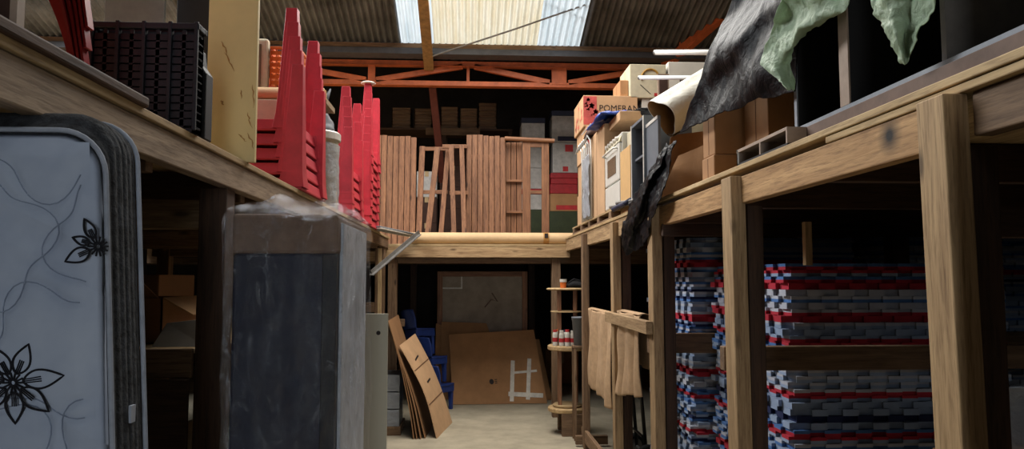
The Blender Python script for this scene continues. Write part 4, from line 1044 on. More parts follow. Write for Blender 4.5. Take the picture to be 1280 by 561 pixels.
for k in range(5): y = yb_+yw*(.16+.17*k); G().cyl((x_s+.014, y, zt-hh*.065), (x_s-.012, y, zt-hh*.07), .017, n=14).make('control_knob', M['cap'], t)
G().box(x_s+dep-.03, x_s+dep, yb_, ya, zt, zt+.12).make('back_guard', M['white'], t, bevel=.006)
for dy in (.25, .75):
    for dx in (.14, .3): G().lathe([(.03, 0), (.05, 0), (.05, .012), (.03, .012), (.03, 0)], (x_s+dx, yb_+yw*dy, zt+.0005), 18).make('burner', M['blackplastic'], t)
# hardboard side panel in front of cooker
pa, pb = atX(775.5, 270, 1.118), atX(789, 270, 1.118); zt2 = atX(782, 185, 1.118).z
t = thing('tan_board', 'tan hardboard panel standing between the cooker and the grey cabinet', 'board', (1.2, (pa.y+pb.y)/2, DZ))
G().box(1.118, 1.135, pb.y+.012, pa.y-.012, DZ, zt2).make('board', plain('tan_hardboard', C(214, 170, 112), .7, noise_amt=.04), t, bevel=.002)
G().box(1.136, 1.16, pb.y+.05, pa.y-.05, DZ, zt2-.03).make('frame', oldwood('Z'), t)
carton('small cream carton resting on top behind the tan hardboard', 1.17, 1.5, pb.y+.02, pa.y-.02, DZ, zt2+.14, 'cream', tape=False)
# grey open cabinet
ga, gb = atX(790, 250, 1.11), atX(806, 250, 1.11); zt3 = atX(800, 148, 1.11).z
t = thing('open_cabinet', 'grey laminate cabinet with open dark front right of the cooker', 'cabinet', (1.3, (ga.y+gb.y)/2, DZ))
x0, x1, y0, y1 = 1.11, 1.42, gb.y, ga.y
for a, b in ((y0, y0+.018), (y1-.018, y1)):
    G().box(x0, x1, a, b, DZ, zt3).make('side_panel', M['greyboard'], t, bevel=.001)
    G().box(x0-.004, x0, a, b, DZ, zt3).make('front_edging', M['cap'], t)
G().box(x0, x1, y0+.018, y1-.018, zt3-.018, zt3).make('top_panel', M['greyboard'], t); G().box(x0, x1, y0+.018, y1-.018, DZ, DZ+.018).make('bottom_panel', M['greyboard'], t)
G().box(x1-.008, x1-.001, y0+.018, y1-.018, DZ+.018, zt3-.018).make('back_panel', M['blackboard'], t); G().box(x0+.02, x1-.01, y0+.018, y1-.018, DZ+.33, DZ+.345).make('shelf', M['greyboard'], t)
pz = atX(812, 200, 1.11)
t = thing('laminate_board', 'tall grey laminate panel leaning behind the crumpled black plastic', 'board', (1.2, pz.y, DZ))
pa, pb = atX(807, 150, 1.125), atX(822, 140, 1.125)
G().box(1.125, 1.143, pb.y, pa.y, DZ, atX(815, 150, 1.125).z).make('board', M['greyboard'], t, bevel=.002); G().box(1.121, 1.125, pb.y, pa.y, atX(815, 150, 1.125).z-.02, atX(815, 150, 1.125).z).make('edging', M['cap'], t)
# dowels, folded blue-grey thing at pallet edge
a, b = atX(763, 260, 1.07), atX(790, 257, 1.07)
tag(recenter(G().cyl(atX(763, 259, 1.085), atX(790, 253, 1.085)+Vector((.03, 0, 0)), .012, n=12).make('steel_dowel', M['steel'])), 'lower grey steel rod poking out in front of the cooker', 'rod')
tag(recenter(G().cyl(atX(771, 254, 1.09), atX(795, 249, 1.09)+Vector((.03, 0, 0)), .012, n=12).make('steel_dowel', M['steel'])), 'upper grey steel rod poking out in front of the cooker', 'rod')
a, b = atX(770, 266, 1.10), atX(786, 262, 1.10)
f_ = wrinkle(lambda u, v: Vector((1.07+.20*v, a.y+(b.y-a.y)*u, DZ+.03+.05*math.sin(PI*min(1, v*1.3+.1)))), .006, 12, 2)
tag(recenter(G().grid(f_, 20, 12).make('folded_cloth', M['navy'], smooth=True, solid=.03)), 'folded dark blue cloth on the deck edge before the cooker', 'cloth')
# tarp, black bag and brown bundle on top
zt4 = atX(766, 158, 1.3).z
def heap(name, lab, cat, c, dx, dy, dz, mt, amp, fr, seed):
    f_ = wrinkle(lambda u, v: Vector((c[0]+dx*(u-.5)*2, c[1]+dy*(v-.5)*2, c[2]+dz*(max(0, 1-abs(2*u-1)**2.5)*max(0, 1-abs(2*v-1)**2.5))**.6)), amp, fr, seed)
    t_ = thing(name, lab, cat, c); g = G().grid(f_, 36, 24)
    g.make('fabric', M[mt], t_, smooth=True, solid=.012); return t_
cz_ = atY(770, 157, 6.1)
carton('flat pale carton on the cooker top under the blue tarpaulin', 1.16, 1.50, 5.55, 6.25, zt+.125, zt+.20, 'card_pale', tape=False)
b1 = atY(772, 150, 6.0)
heap('tarpaulin', 'bunched blue tarpaulin on top of the cooker', 'tarpaulin', (b1.x+.02, 6.0, zt+.20), .22, .32, .065, 'bluetarp', .02, 8, 1)
b2 = atY(746, 146, 6.6)
heap('brown_bundle', 'brown cloth bundle between the fruit carton and blue tarpaulin', 'cloth bundle', (b2.x+.03, 6.6, atX(747, 163, x_c).z+.005), .13, .10, .12, 'brownfab', .012, 9, 2)
b3 = atY(796, 140, 5.7)
t_ = thing('black_bag', 'fuzzy black rolled bag lying above the blue tarpaulin', 'bag', (b3.x, 5.7, b3.z-.06))
f0, f1 = atY(780, 146, 5.75), atY(824, 141, 5.45)
g = G(); path = [f0.lerp(f1, k/14)+Vector((0, 0, .012*math.sin(k*.9))) for k in range(15)]; g.tube(path, .05, 16, True, [.022+.022*math.sin(PI*min(1, .12+k/14*.9))**.7 for k in range(15)]); g.make('fabric', M['fuzzy'], t_, smooth=True)
G().tube([path[3]+Vector((0, -.05, .02)), path[6]+Vector((0, -.09, .04)), path[9]+Vector((0, -.05, .02))], .008, 8).make('strap', M['fuzzy'], t_)
# support pile under the bag
carton('cream carton behind the grey cabinet under the black bag', 1.45, 1.85, 4.95, 5.5, DZ, b3.z-.075, 'cream', tape=False)

# ---- bent white sheet roll
A = atY(829, 146, 4.25); D_ = Vector((.60, .46, .38)).normalized()
t = thing('white_roll', 'big loosely rolled white sheet with a tan inside, mouth towards the corridor', 'roll', tuple(A))
s1 = D_.cross(Vector((0, 0, 1))).normalized(); s2 = s1.cross(D_)
def rollf(rad):
    def f_(u, v):
        a = -1.9+u*2*PI*1.06; r = rad*(.92+.13*math.sin(a*3+.6)+.1*u) * (1+.25*v)
        sl = .06*math.cos(a-.6)
        return A + D_*(v*.85 - sl*(1-v)) + s1*r*math.cos(a)*1.0 + s2*r*math.sin(a)*1.05
    return f_
G().grid(rollf(.115), 60, 20).make('outer_face', M['white_sheet'], t, smooth=True)
G().grid(rollf(.1115), 60, 20).make('inner_face', M['card_in'], t, smooth=True)
g = G(); fo, fi = rollf(.115), rollf(.1115); g.grid(lambda u, v: fo(u, 0) if v > .5 else fi(u, 0), 60, 1); g.make('cut_edge', M['cap'], t)
# ---- loose cardboard sheets under it
for lab_, bl, br, tr, tl, bow in (
        ('hindmost loose cardboard sheet under the white roll, narrow and upright', atX(821, 258, 1.115), atY(892, 236, 4.36), atY(884, 164, 4.42), atY(839, 169, 4.40), .01),
        ('slanted loose cardboard sheet in the middle under the white roll', atX(826, 257, 1.115), atY(900, 226, 4.06), atY(889, 178, 4.14), atY(848, 195, 4.22), .015),
        ('loose cardboard strip upright against the brown cartons', atY(884, 226, 3.97), atY(902, 222, 3.95), atY(893, 172, 4.0), atY(883, 174, 4.02), .0)):
    bl.z = br.z = DZ+.004
    leaning_sheet(lab_, bl, br, tr, tl, bow, 'card', 'loose_cardboard')
# ---- brown cartons beside the dark cabinet
carton('lower brown carton beside the dark cabinet, under the black sheeting', 1.165, 1.58, 3.42, 3.60, DZ, 2.14, 'card', 'brown cartons beside the dark cabinet')
carton('upper brown carton beside the dark cabinet, its top under black sheeting', 1.172, 1.58, 3.425, 3.60, 2.141, 2.50, 'card', 'brown cartons beside the dark cabinet')
carton('slim brown carton squeezed between the dark cabinet and the brown cartons', 1.30, 1.58, 3.10, 3.38, DZ+.001, 2.40, 'card', tape=False)
carton('tall brown carton holding up the black sheeting', 1.62, 2.05, 2.80, 3.6, DZ, 2.93, 'card', tape=False)
carton('brown carton on the slim one, hidden under black sheeting', 1.28, 1.60, 3.08, 3.40, 2.401, 2.86, 'card', tape=False)
# ---- shallow tray at the deck edge
tx = 1.10; a, b = atX(921, 200, tx), atX(984, 178, tx)
t = thing('shallow_tray', 'shallow open tray with pale edges on the deck beside the brown cartons', 'tray', (tx+.1, (a.y+b.y)/2, DZ))
x0, x1, y0, y1, z1 = tx, tx+.12, b.y, a.y, 2.075
G().box(x0, x1, y0, y1, DZ, DZ+.008).make('bottom', M['blackboard'], t)
for bx in ((x0, x1, y0, y0+.01), (x0, x1, y1-.01, y1), (x0, x1, (y0+y1)/2-.005, (y0+y1)/2+.005)): G().box(*bx, DZ+.008, z1-.012).make('divider', M['edgeband'], t)
G().box(x0, x1, y0, y1, z1-.012, z1).make('top_board', M['edgeband'], t, bevel=.001)
G().box(x0, x0+.006, y1-.012, y1, DZ, z1).make('end_edge', M['cap'], t)
# ---- dark open cabinet on its side
cx = 1.20; y0, y1 = .9, 2.613; z0, z1 = 2.03, 2.80
t = thing('dark_cabinet', 'long black open cabinet with tan front edges lying along the right deck', 'cabinet', (1.45, 1.8, DZ))
G().box(cx+.02, 1.78, y0+.05, y1-.05, DZ, z0).make('plinth', M['blackboard'], t)
G().box(cx-.03, cx+.02, y0, y1, DZ, 2.075).make('base_rail', plain('brown_board', C(112, 88, 74), .7), t, bevel=.002)
for zz in ((2.077, 2.097), (z1-.02, z1)): G().box(cx, 1.80, y0, y1, *zz).make('panel', M['blackboard'], t); G().box(cx-.006, cx, y0, y1, *zz).make('front_edging', M['palegrey'], t)
for yy in (y1-.012, 2.25, 1.765, 1.3, y0):
    G().box(cx, 1.79, yy-.010, yy+.010, 2.098, z1-.021).make('divider', M['blackboard'] if yy > 1.9 else M['dimgrey'], t)
    if yy > 1.9 or yy < 1.4: G().box(cx-.006, cx-.0005, yy-(.010 if yy > 2.5 else .028), yy+(.010 if yy > 2.5 else .028), 2.098, z1-.021).make('front_edging', M['edgeband'] if yy < 2.5 else M['palegrey'], t)
G().box(1.78, 1.79, y0+.01, y1-.01, 2.1, z1-.02).make('back_panel', M['blackboard'], t)

# ---- sheeting
X = 1.14
t = thing('black_sheeting', 'large black plastic sheet hanging over the brown cartons', 'plastic sheet', (1.3, 3.3, 2.3))
rows = [[atX(851, 165, 1.10), atX(890, 148, 1.11), atX(936, 131, X), atX(990, 112, X)],
        [atX(868, 118, 1.10), atX(905, 100, 1.14), atX(948, 90, 1.11), atX(994, 70, X)],
        [atX(884, 68, 1.12), atX(917, 52, 1.10), atX(955, 40, 1.15), atX(1000, 26, X)],
        [atX(905, 24, 1.16), atX(932, 8, 1.19), atX(968, -6, 1.15), atX(1010, -20, X)],
        [Vector((1.24, 3.1, 2.90)), Vector((1.25, 2.98, 2.91)), Vector((1.26, 2.9, 2.90)), Vector((1.26, 2.74, 2.88))],
        [Vector((1.62, 3.2, 2.95)), Vector((1.62, 3.05, 2.95)), Vector((1.62, 2.9, 2.95)), Vector((1.62, 2.74, 2.93))],
        [Vector((2.0, 3.3, 2.95)), Vector((2.0, 3.1, 2.95)), Vector((2.0, 2.9, 2.95)), Vector((2.0, 2.76, 2.94))]]
G().grid(wrinkle(net(rows), .014, 7, 1, (1, 1, .6)), 90, 110).make('sheet', M['black_sheet'], t, smooth=True, solid=.003)
t = thing('black_sheeting', 'crumpled black plastic strip hanging down over the right deck edge', 'plastic sheet', (1.06, 4.5, 1.8))
rows = [[atX(778, 306, 1.03), atX(784, 318, 1.04), atX(794, 312, 1.05), atX(806, 306, 1.05)],
        [atX(779, 284, 1.03), atX(789, 286, 1.01), atX(799, 286, 1.05), atX(813, 282, 1.04)],
        [atX(787, 258, 1.04), atX(797, 262, 1.01), atX(808, 262, 1.05), atX(821, 258, 1.03)],
        [atX(798, 238, 1.05), atX(806, 240, 1.03), atX(816, 238, 1.07), atX(829, 240, 1.04)],
        [atX(811, 215, 1.08), atX(818, 218, 1.06), atX(826, 214, 1.10), atX(836, 216, 1.08)],
        [atX(824, 194, 1.10), atX(829, 197, 1.09), atX(834, 192, 1.11), atX(840, 190, 1.10)],
        [atX(834, 180, 1.13), atX(837, 182, 1.13), atX(842, 178, 1.14), atX(846, 176, 1.14)]]
G().grid(wrinkle(net(rows), .016, 13, 6), 50, 90).make('sheet', M['black_sheet'], t, smooth=True, solid=.003)
t = thing('green_sheeting', 'pale green plastic sheet draped over the left corner of the dark cabinet', 'plastic sheet', (1.2, 2.6, 2.4))
rows = [[atX(984, 108, 1.070), atX(987, 112, 1.080), atX(990, 114, 1.110), atX(991, 112, 1.125)],
        [atX(953, 80, 1.065), atX(966, 82, 1.070), atX(980, 84, 1.100), atX(991, 66, 1.125)],
        [atX(962, 40, 1.070), atX(978, 44, 1.100), atX(992, 48, 1.080), atX(1003, 46, 1.120)],
        [atX(974, 4, 1.070), atX(994, 12, 1.110), atX(1016, 22, 1.090), atX(1036, 24, 1.120)],
        [atX(984, -24, 1.090), atX(1014, -18, 1.070), atX(1040, -10, 1.110), atX(1062, -6, 1.120)],
        [Vector((1.185, 2.74, 2.83)), Vector((1.185, 2.62, 2.82)), Vector((1.185, 2.45, 2.815)), Vector((1.185, 2.2, 2.815))],
        [Vector((1.55, 2.72, 2.83)), Vector((1.55, 2.6, 2.815)), Vector((1.55, 2.4, 2.812)), Vector((1.5, 2.2, 2.812))]]
G().grid(wrinkle(net(rows), .013, 15, 2), 70, 90).make('sheet', M['green_sheet'], t, smooth=True, solid=.002)
t = thing('green_sheeting', 'pointed tail of pale green plastic hanging over the dark cabinet front', 'plastic sheet', (1.2, 2.0, 2.4))
rows = [[atX(1126, 77, 1.120), atX(1129, 81, 1.115), atX(1132, 80, 1.120), atX(1134, 77, 1.125)],
        [atX(1115, 58, 1.120), atX(1124, 60, 1.100), atX(1134, 60, 1.130), atX(1144, 55, 1.120)],
        [atX(1102, 32, 1.120), atX(1118, 34, 1.090), atX(1136, 34, 1.130), atX(1155, 30, 1.120)],
        [atX(1088, 2, 1.120), atX(1112, 4, 1.100), atX(1140, 4, 1.130), atX(1168, 0, 1.120)],
        [atX(1076, -34, 1.120), atX(1108, -34, 1.100), atX(1145, -34, 1.130), atX(1182, -36, 1.120)],
        [Vector((1.185, 2.14, 2.825)), Vector((1.185, 2.0, 2.822)), Vector((1.185, 1.87, 2.822)), Vector((1.185, 1.72, 2.825))],
        [Vector((1.55, 2.14, 2.815)), Vector((1.55, 2.0, 2.812)), Vector((1.55, 1.87, 2.812)), Vector((1.55, 1.72, 2.815))]]
G().grid(wrinkle(net(rows), .014, 17, 8), 50, 90).make('sheet', M['green_sheet'], t, smooth=True, solid=.002)

# ================================================================== UPPER LEVEL, LEFT
# ---- stacked red chairs at far left
def red_chair(lab, loc, first=None):
    if first:
        c = dup(first); c.location = loc; return tag(c, lab)
    t_ = thing('stacking_chair', lab, 'chair', loc, 'red stacking chairs at far left', (0, 0, .03)); ORG[t_.name] = Vector((0, 0, 0))
    w2, d2 = .25, .23
    f_ = net([[(-w2, -d2, .43), (0, -d2-.01, .42), (w2, -d2, .43)], [(-w2, 0, .425), (0, 0, .405), (w2, 0, .425)], [(-w2+.02, d2, .42), (0, d2, .40), (w2-.02, d2, .42)]])
    G().grid(f_, 14, 14).make('seat', M['redchair'], t_, smooth=True, solid=.006)
    for k in range(5):
        x = -.16+.08*k; G().grid(net([[(x-.028, d2, .43), (x+.028, d2, .43)], [(x-.028, d2+.06, .62), (x+.028, d2+.06, .62)], [(x-.024, d2+.10, .78), (x+.024, d2+.10, .78)]]), 3, 10).make('back_slat', M['redchair'], t_, smooth=True, solid=.005)
    G().grid(net([[(-.23, d2+.08, .74), (0, d2+.115, .77), (.23, d2+.08, .74)], [(-.2, d2+.10, .80), (0, d2+.135, .84), (.2, d2+.10, .80)]]), 14, 5).make('top_rail', M['redchair'], t_, smooth=True, solid=.006)
    for s_ in (-1, 1):
        for yf, yt in ((-d2+.01, -d2-.02), (d2-.01, d2+.06)):
            # flared shell leg with an arched inner edge
            g = G(); n = 12; vs = []
            for k in range(n+1):
                v = k/n; z = .44*v; wv = .034+.13*max(0, v-.25)**2*1.6
                y0 = yt+(yf-yt)*v; x0 = s_*(w2+.045*(1-v)); dr = 1 if yf < 0 else -1
                vs += [Vector((x0, y0, z)), Vector((x0, y0+dr*wv, z)), Vector((x0-s_*wv*.8, y0-.002*dr, z))]
            fs = []
            for k in range(n): a = 3*k; fs += [(a, a+1, a+4, a+3), (a+2, a, a+3, a+5)]
            g.add(vs, fs).make('leg', M['redchair'], t_, smooth=False, solid=.007)
        G().tube([(s_*(w2+.01), -d2, .44), (s_*(w2+.03), -d2, .62), (s_*(w2+.02), 0, .65), (s_*(w2-.01), d2+.07, .63)], .016, 8).make('armrest', M['redchair'], t_, smooth=True)
    return t_
ch0 = red_chair('lowest red plastic chair of the stack at far left', (-1.345, 1.79, DZ+.001))
for i in range(1, 5):
    red_chair(('second', 'third', 'fourth', 'topmost')[i-1] + ' red plastic chair up in the stack at far left', (-1.345+.006*i, 1.79-.008*i, DZ+.001+.055*i), ch0)
a = atY(22, 0, 1.49)
t = thing('board_edge', 'pale edged dark board upright at the far left edge before the red chairs', 'board', (a.x, 1.45, DZ))
G().box(a.x-.55, a.x-.008, 1.485, 1.501, DZ+.028, 3.0).make('panel', M['brownfab'], t); G().box(a.x-.008, a.x+.006, 1.48, 1.505, DZ+.028, 3.0).make('edging', M['edgeband'], t)
# ---- black plastic crates
def crate(lab, x0, x1, y0, y1, z0, z1, nribs=4):
    t_ = thing('plastic_crate', lab, 'crate', ((x0+x1)/2, (y0+y1)/2, z0), 'black crates on the left deck')
    W_, H_ = x1-x0, z1-z0; g = G(); th = .008
    # wall of slots on the four sides
    def wall(fx, Wd):
        nv = 12
        for k in range(nv):
            za, zb_ = z0+.02+(H_-.05)*k/nv, z0+.02+(H_-.05)*(k+.80)/nv; fx(0, Wd, za, zb_)
        for k in range(nribs+5):
            xx = Wd*k/(nribs+4); fx(max(0, xx-.006), min(Wd, xx+.006), z0, z1)
    wall(lambda a, b, c, d: g.box(x0+a, x0+b, y0, y0+th, c, d), W_)
    wall(lambda a, b, c, d: g.box(x0+a, x0+b, y1-th, y1, c, d), W_)
    wall(lambda a, b, c, d: g.box(x0, x0+th, y0+a, y0+b, c, d), y1-y0)
    wall(lambda a, b, c, d: g.box(x1-th, x1, y0+a, y0+b, c, d), y1-y0)
    g.make('slotted_walls', M['blackplastic'], t_)
    G().box(x0, x1, y0, y1, z0, z0+.012).make('bottom', M['blackplastic'], t_)
    g = G()
    for bx in ((x0-.008, x1+.008, y0-.010, y0+.012), (x0-.008, x1+.008, y1-.012, y1+.010), (x0-.008, x0+.012, y0, y1), (x1-.012, x1+.008, y0, y1)): g.box(*bx, z1-.02, z1)
    g.make('rim', M['blackplastic'], t_, bevel=.003)
    for k in range(nribs+1):
        xx = x0+W_*k/nribs; G().box(xx-.006, xx+.006, y0-.012, y0, z0+.004, z1+.004).make('rib', M['blackplastic'], t_, bevel=.002)
    return t_
p0, p1 = atY(116, 22, 2.36), atY(247, 30, 2.36)
crate('black ribbed plastic crate standing at the left deck edge before the yellow board', p0.x, p1.x, 2.36, 2.42, DZ+.001, p1.z)
t_ = bpy.data.objects['plastic_crate']; G().box(p0.x+.009, p1.x-.009, 2.385, 2.39, DZ+.02, p1.z-.02).make('inner_wall', M['blackplastic'], t_)
p2 = atY(258, 80, 2.50)
t = thing('black_tub', 'rounded black plastic tub behind the crates, against the yellow board', 'tub', (p2.x-.2, 2.55, DZ))
pts = [(p2.x-.38, DZ+.001), (p2.x-.004, DZ+.001), (p2.x, DZ+.01), (p2.x, p2.z-.03), (p2.x-.02, p2.z), (p2.x-.028, p2.z+.06), (p2.x-.38, p2.z+.06)]
G().prism([(x, 2.50, z) for x, z in pts], (0, .075, 0)).make('body', M['blackplastic'], t, bevel=.008, seg=3)
G().box(p2.x-.36, p2.x-.04, 2.49, 2.59, p2.z+.061, p2.z+.075).make('rim', M['blackplastic'], t, bevel=.004)
# ---- grey things behind the crates
a, b = atY(131, 0, 3.1), atY(205, 26, 3.1)
t = thing('grey_sheet', 'pale blue-grey board upright behind the black crates', 'board', ((a.x+b.x)/2, 3.1, DZ))
G().box(a.x, b.x, 3.1, 3.118, DZ, 2.95).make('board', M['palegrey'], t, bevel=.003); G().box(a.x, b.x, 3.119, 3.14, DZ, DZ+.3).make('foot', oldwood('X'), t)
t_ = carton('dark grey box behind the crates left of the yellow board', b.x+.01, atY(257, 20, 3.2).x+.05, 3.2, 3.5, DZ, 3.0, 'blackboard', tape=False)
# ---- yellow board
a, b = atY(257, 150, 2.96), atY(318, 200, 2.96)
t = thing('yellow_board', 'tall pale yellow board with brown scuffs standing at the left deck edge', 'board', ((a.x+b.x)/2, 2.97, DZ))
G().box(a.x, b.x, 2.96, 2.985, DZ, 2.95).make('board', M['yellowboard'], t, bevel=.002)
rnd = random.Random(4)
for (px, py, L, an) in ((281, 60, 20, 1.2), (287, 78, 26, 1.1), (316, 120, 30, 1.5), (312, 150, 20, 1.3), (303, 172, 14, .8), (314, 176, 22, 1.2), (302, 118, 10, 1.4), (278, 128, 8, 1.0)):
    q = atY(px, py, 2.9595); d = Vector((math.cos(an), 0, -math.sin(an)))*L*2.96/F
    pts = [q+d*(k/6-.5)+Vector((rnd.uniform(-.004, .004), 0, rnd.uniform(-.003, .003))) for k in range(7)]
    pts = [Vector((min(v.x, b.x-.004), v.y, v.z)) for v in pts]
    G().tube(pts, .0022, 6, True, [.0006, .002, .003, .0016, .0026, .0012, .0004]).make('scuff_mark', M['scuff'], t)
# ---- goods behind the red tables
carton('brown carton at the bottom of the pile behind the nearest red tables', -1.62, -.98, 4.60, 4.97, DZ, 2.40, 'card')
carton('cream carton in the pile behind the nearest red tables', -1.62, -.98, 4.58, 4.97, 2.401, 2.655, 'cream', tape=False)
t = thing('pile_board', 'brown plank across the cream carton behind the nearest red tables', 'plank', (-1.28, 4.82, 2.656))
G().box(-1.64, -.92, 4.67, 4.97, 2.656, 2.69).make('plank', oldwood('X'), t, bevel=.004); G().box(-.92, -.90, 4.67, 4.97, 2.656, 2.69).make('end_cleat', pine('Y'), t)
t = thing('fabric_roll', 'short roll on the cream carton with a tan core end', 'roll', (-1.25, 4.62, 2.656))
G().cyl((-1.62, 4.625, 2.698), (-.905, 4.625, 2.698), .042, n=20).make('roll', M['tube'], t); G().cyl((-.906, 4.625, 2.698), (-.895, 4.625, 2.698), .030, n=16).make('core', M['scuff'], t)
a, b = atY(300, 48, 4.72), atY(339, 106, 4.72)
t = thing('monitor', 'old cream tube monitor on the pile behind the yellow board', 'monitor', ((a.x+b.x)/2, 4.8, 2.691))
zm0, zm1 = 2.691, a.z
G().box(a.x-.1, b.x-.02, 4.70, 4.76, zm0+.02, zm1).make('bezel', M['cream'], t, bevel=.02, seg=3)
G().box(a.x-.06, b.x-.06, 4.694, 4.702, zm0+.06, zm1-.04).make('screen', M['glass'], t, bevel=.004)
g = G(); X0, X1 = a.x-.09, b.x-.025
vs = [(X0, 4.76, zm0+.03), (X1, 4.76, zm0+.03), (X1, 4.76, zm1-.01), (X0, 4.76, zm1-.01), (X0+.08, 5.0, zm0+.05), (X1-.08, 5.0, zm0+.05), (X1-.08, 5.0, zm1-.09), (X0+.08, 5.0, zm1-.09)]
g.add(vs, [(0, 1, 2, 3), (7, 6, 5, 4), (0, 4, 5, 1), (1, 5, 6, 2), (2, 6, 7, 3), (3, 7, 4, 0)]).make('rear_shell', M['cream'], t, bevel=.015)
G().box(X0+.1, X1-.1, 4.72, 4.94, zm0, zm0+.045).make('foot', M['cream'], t)
a, b = atY(339, 58, 4.72), atY(379, 106, 4.72)
t = thing('plastic_crate', 'orange slotted plastic crate on the pile behind the nearest red tables', 'crate', ((a.x+b.x)/2, 4.8, 2.691))
g = G(); x0, x1, y0, y1, z0, z1 = a.x, b.x-.03, 4.72, 4.96, 2.691, a.z
for k in range(8):
    za = z0+.015+(z1-z0-.03)*k/8; zb_ = za+(z1-z0)/8*.6
    for bx in ((x0, x1, y0, y0+.006), (x0, x1, y1-.006, y1), (x0, x0+.006, y0, y1), (x1-.006, x1, y0, y1)): g.box(*bx, za, zb_)
for k in range(6):
    xx = x0+(x1-x0)*k/5; g.box(xx-.004, xx+.004, y0-.003, y0+.008, z0, z1); yy = y0+(y1-y0)*k/5; g.box(x1-.008, x1+.003, yy-.004, yy+.004, z0, z1)
g.make('slotted_walls', M['orangep'], t); G().box(x0, x1, y0, y1, z0, z0+.008).make('bottom', M['orangep'], t)
g = G()
for bx in ((x0-.006, x1+.006, y0-.008, y0+.01), (x0-.006, x1+.006, y1-.01, y1+.008), (x0-.006, x0+.01, y0, y1), (x1-.01, x1+.006, y0, y1)): g.box(*bx, z1-.018, z1)
g.make('rim', M['orangep'], t, bevel=.003)
# drum in film and grey netting
a = atY(410, 190, 5.15)
t = thing('cream_drum', 'cream lidded drum wrapped in film between the red table stacks', 'drum', (a.x-.04, 5.15, DZ))
zt = atY(410, 166, 5.15).z; c = (a.x-.08, 5.15, DZ)
G().lathe([(0, 0), (.14, 0), (.15, .02), (.15, zt-DZ-.06), (0, zt-DZ-.06)], c, 36).make('body', M['cream'], t, smooth=False)
G().lathe([(0, zt-DZ), (.15, zt-DZ), (.165, zt-DZ-.012), (.165, zt-DZ-.06), (.15, zt-DZ-.06)], c, 36).make('lid', M['cap'], t, bevel=.004)
G().grid(wrinkle(lambda u, v: Vector((c[0]+.158*math.cos(2*PI*u), c[1]+.158*math.sin(2*PI*u), DZ+.01+(zt-DZ-.10)*v)), .012, 14, 3, (1, 1, .5)), 70, 30).make('film', M['hazy'], t, smooth=True)
t = thing('net_bundle', 'grey crumpled netting bundle on the cream drum lid', 'netting', (c[0], 5.15, zt))
rnd = random.Random(2)
f_ = wrinkle(lambda u, v: Vector((c[0]+(.10*(1-v)**.8+.012)*math.cos(2*PI*u), c[1]+(.10*(1-v)**.8+.012)*math.sin(2*PI*u), zt+.004+.30*v)), .02, 12, 5)
G().grid(lambda u, v: f_(u if u < .9999 else 0, v), 30, 20).make('netting', M['gutter'], t, smooth=True, solid=.004)
for k in range(3):
    an = k*2.1+.4; G().tube([(c[0], 5.15, zt+.10), (c[0]+.06*math.cos(an), 5.15+.06*math.sin(an), zt+.24), (c[0]+.09*math.cos(an), 5.15+.09*math.sin(an), zt+.32)], .012, 8, True, [.03, .018, .005]).make('twist', M['gutter'], t, smooth=True)

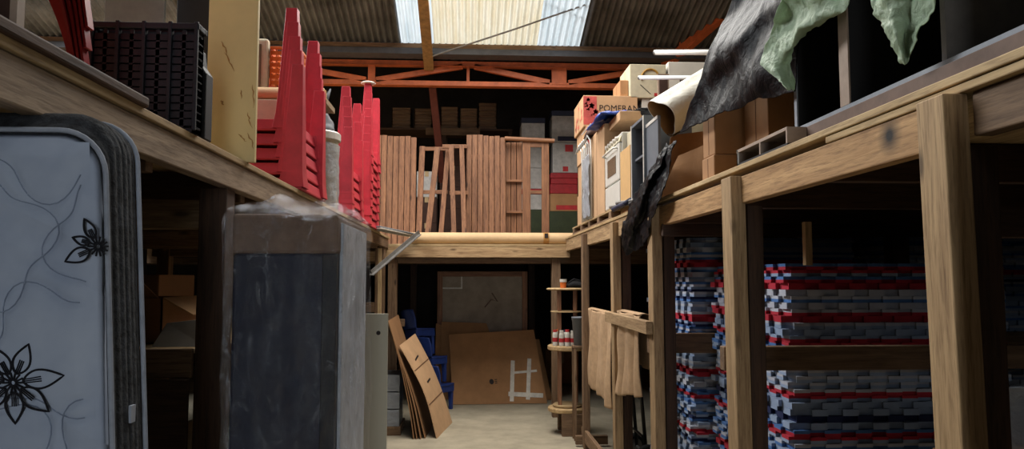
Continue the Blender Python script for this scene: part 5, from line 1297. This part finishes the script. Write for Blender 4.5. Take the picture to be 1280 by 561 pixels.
# ---- upturned red tables
TS, TL = .62, .66
def red_table_proto():
    t_ = thing('plastic_table', 'red', 'table', (0, 0, 0), 'upturned red tables'); ORG[t_.name] = Vector((0, 0, 0))
    h = TS/2
    g = G(); g.box(-h, h, -h, h, 0, .012)
    for s_ in (-1, 1):
        g.prism([(s_*(h-.004), -h, 0), (s_*h, -h, .0), (s_*(h-.014), -h, .062), (s_*(h-.024), -h, .062)], (0, 2*h, 0))
        g.prism([(-h, s_*(h-.004), 0), (-h, s_*h, 0), (-h, s_*(h-.014), .062), (-h, s_*(h-.024), .062)], (2*h, 0, 0))
    g.make('table_top', M['red'], t_, bevel=.004)
    for sx in (-1, 1):
        for sy in (-1, 1):
            g = G(); n = 8; rings = []
            for k in range(n+1):
                v = k/n; half = .056*(1-v)+.029*v + .010*max(0, .15-v)/.15
                off = .054*(1-v)+.036*v
                cx_, cy_ = sx*(h-off), sy*(h-off); z = .012+(TL-.012)*v
                rings.append([(cx_-half, cy_-half, z), (cx_+half, cy_-half, z), (cx_+half, cy_+half, z), (cx_-half, cy_+half, z)])
            vs = [p_ for r in rings for p_ in r]
            fs = [(4*k+i, 4*k+(i+1) % 4, 4*k+4+(i+1) % 4, 4*k+4+i) for k in range(n) for i in range(4)]
            cx_, cy_ = sx*(h-.036), sy*(h-.036); q = .023; m0 = len(vs)
            vs += [(cx_+i*q, cy_+j*q, TL) for i, j in ((-1, -1), (1, -1), (1, 1), (-1, 1))] + [(cx_+i*q, cy_+j*q, TL-.05) for i, j in ((-1, -1), (1, -1), (1, 1), (-1, 1))]
            b0 = 4*n
            fs += [(b0+i, b0+(i+1) % 4, m0+(i+1) % 4, m0+i) for i in range(4)] + [(m0+i, m0+(i+1) % 4, m0+4+(i+1) % 4, m0+4+i) for i in range(4)] + [(m0+4, m0+5, m0+6, m0+7)]
            g.add(vs, fs).make('leg', M['red'], t_, bevel=.003)
    return t_
proto = red_table_proto(); first = True
for si, (xr, yn, n, pit, nm, drift) in enumerate(((-.862, 3.86, 5, .078, 'nearest stack at the left deck edge', -.010), (-.855, 5.46, 5, .078, 'middle stack at the left deck edge', -.006), (-.855, 6.46, 9, .076, 'farthest stack at the left deck edge', .0))):
    for k in range(n):
        o = proto if first else dup(proto); first = False
        o.location = (xr-TS/2+drift*k+random.uniform(-.003, .003), yn+TS/2+random.uniform(-.004, .004)+.006*k, DZ+.0005+pit*k)
        o.rotation_euler = (0, 0, random.uniform(-.008, .008))
        pos_ = 'lowest' if k == 0 else 'topmost' if k == n-1 else ordinal(k+1)+' from the bottom'
        tag(o, f'upturned red table, {pos_}, {nm}', 'table', 'tables in the '+nm)
        if k == n-1 and si == 2: capx, capy, capz = o.location.x+TS/2-.04, o.location.y-TS/2+.04, o.location.z+TL
tag(recenter(G().lathe([(0, .02), (.05, .016), (.066, .006), (.062, 0), (.018, -.001), (.016, .0), (0, .0)], (capx, capy, capz+.001), 28).make('leg_cap', M['cap'], smooth=True)), 'off-white round cap on the tip of a red table leg', 'cap')

# ---- pale strips across the corner
for i in range(6):
    a = Vector((-.98+.045*(i % 3), 6.95, DZ+.001+.013*(i//3))); b = Vector((-.70+.05*(i % 3), 8.50, DZ+.013*(i//3)+.002))
    a = Vector((-.93+.05*(i % 3)-.01*(i//3), 6.94, DZ+.008+.016*(i//3))); b = Vector((-.66+.05*(i % 3), 8.30-.07*(i % 2), DZ+.008+.016*(i//3)))
    o = G().beam(a, b, .044, .012).make('pale_strip', M['palegrey' if i % 2 else 'cap'], bevel=.002)
    tag(recenter(o), f"pale long strip, {('left', 'middle', 'right')[i % 3]} of the {'lower' if i < 3 else 'upper'} layer on the far left deck corner", 'strip', 'pale strips on the left deck')
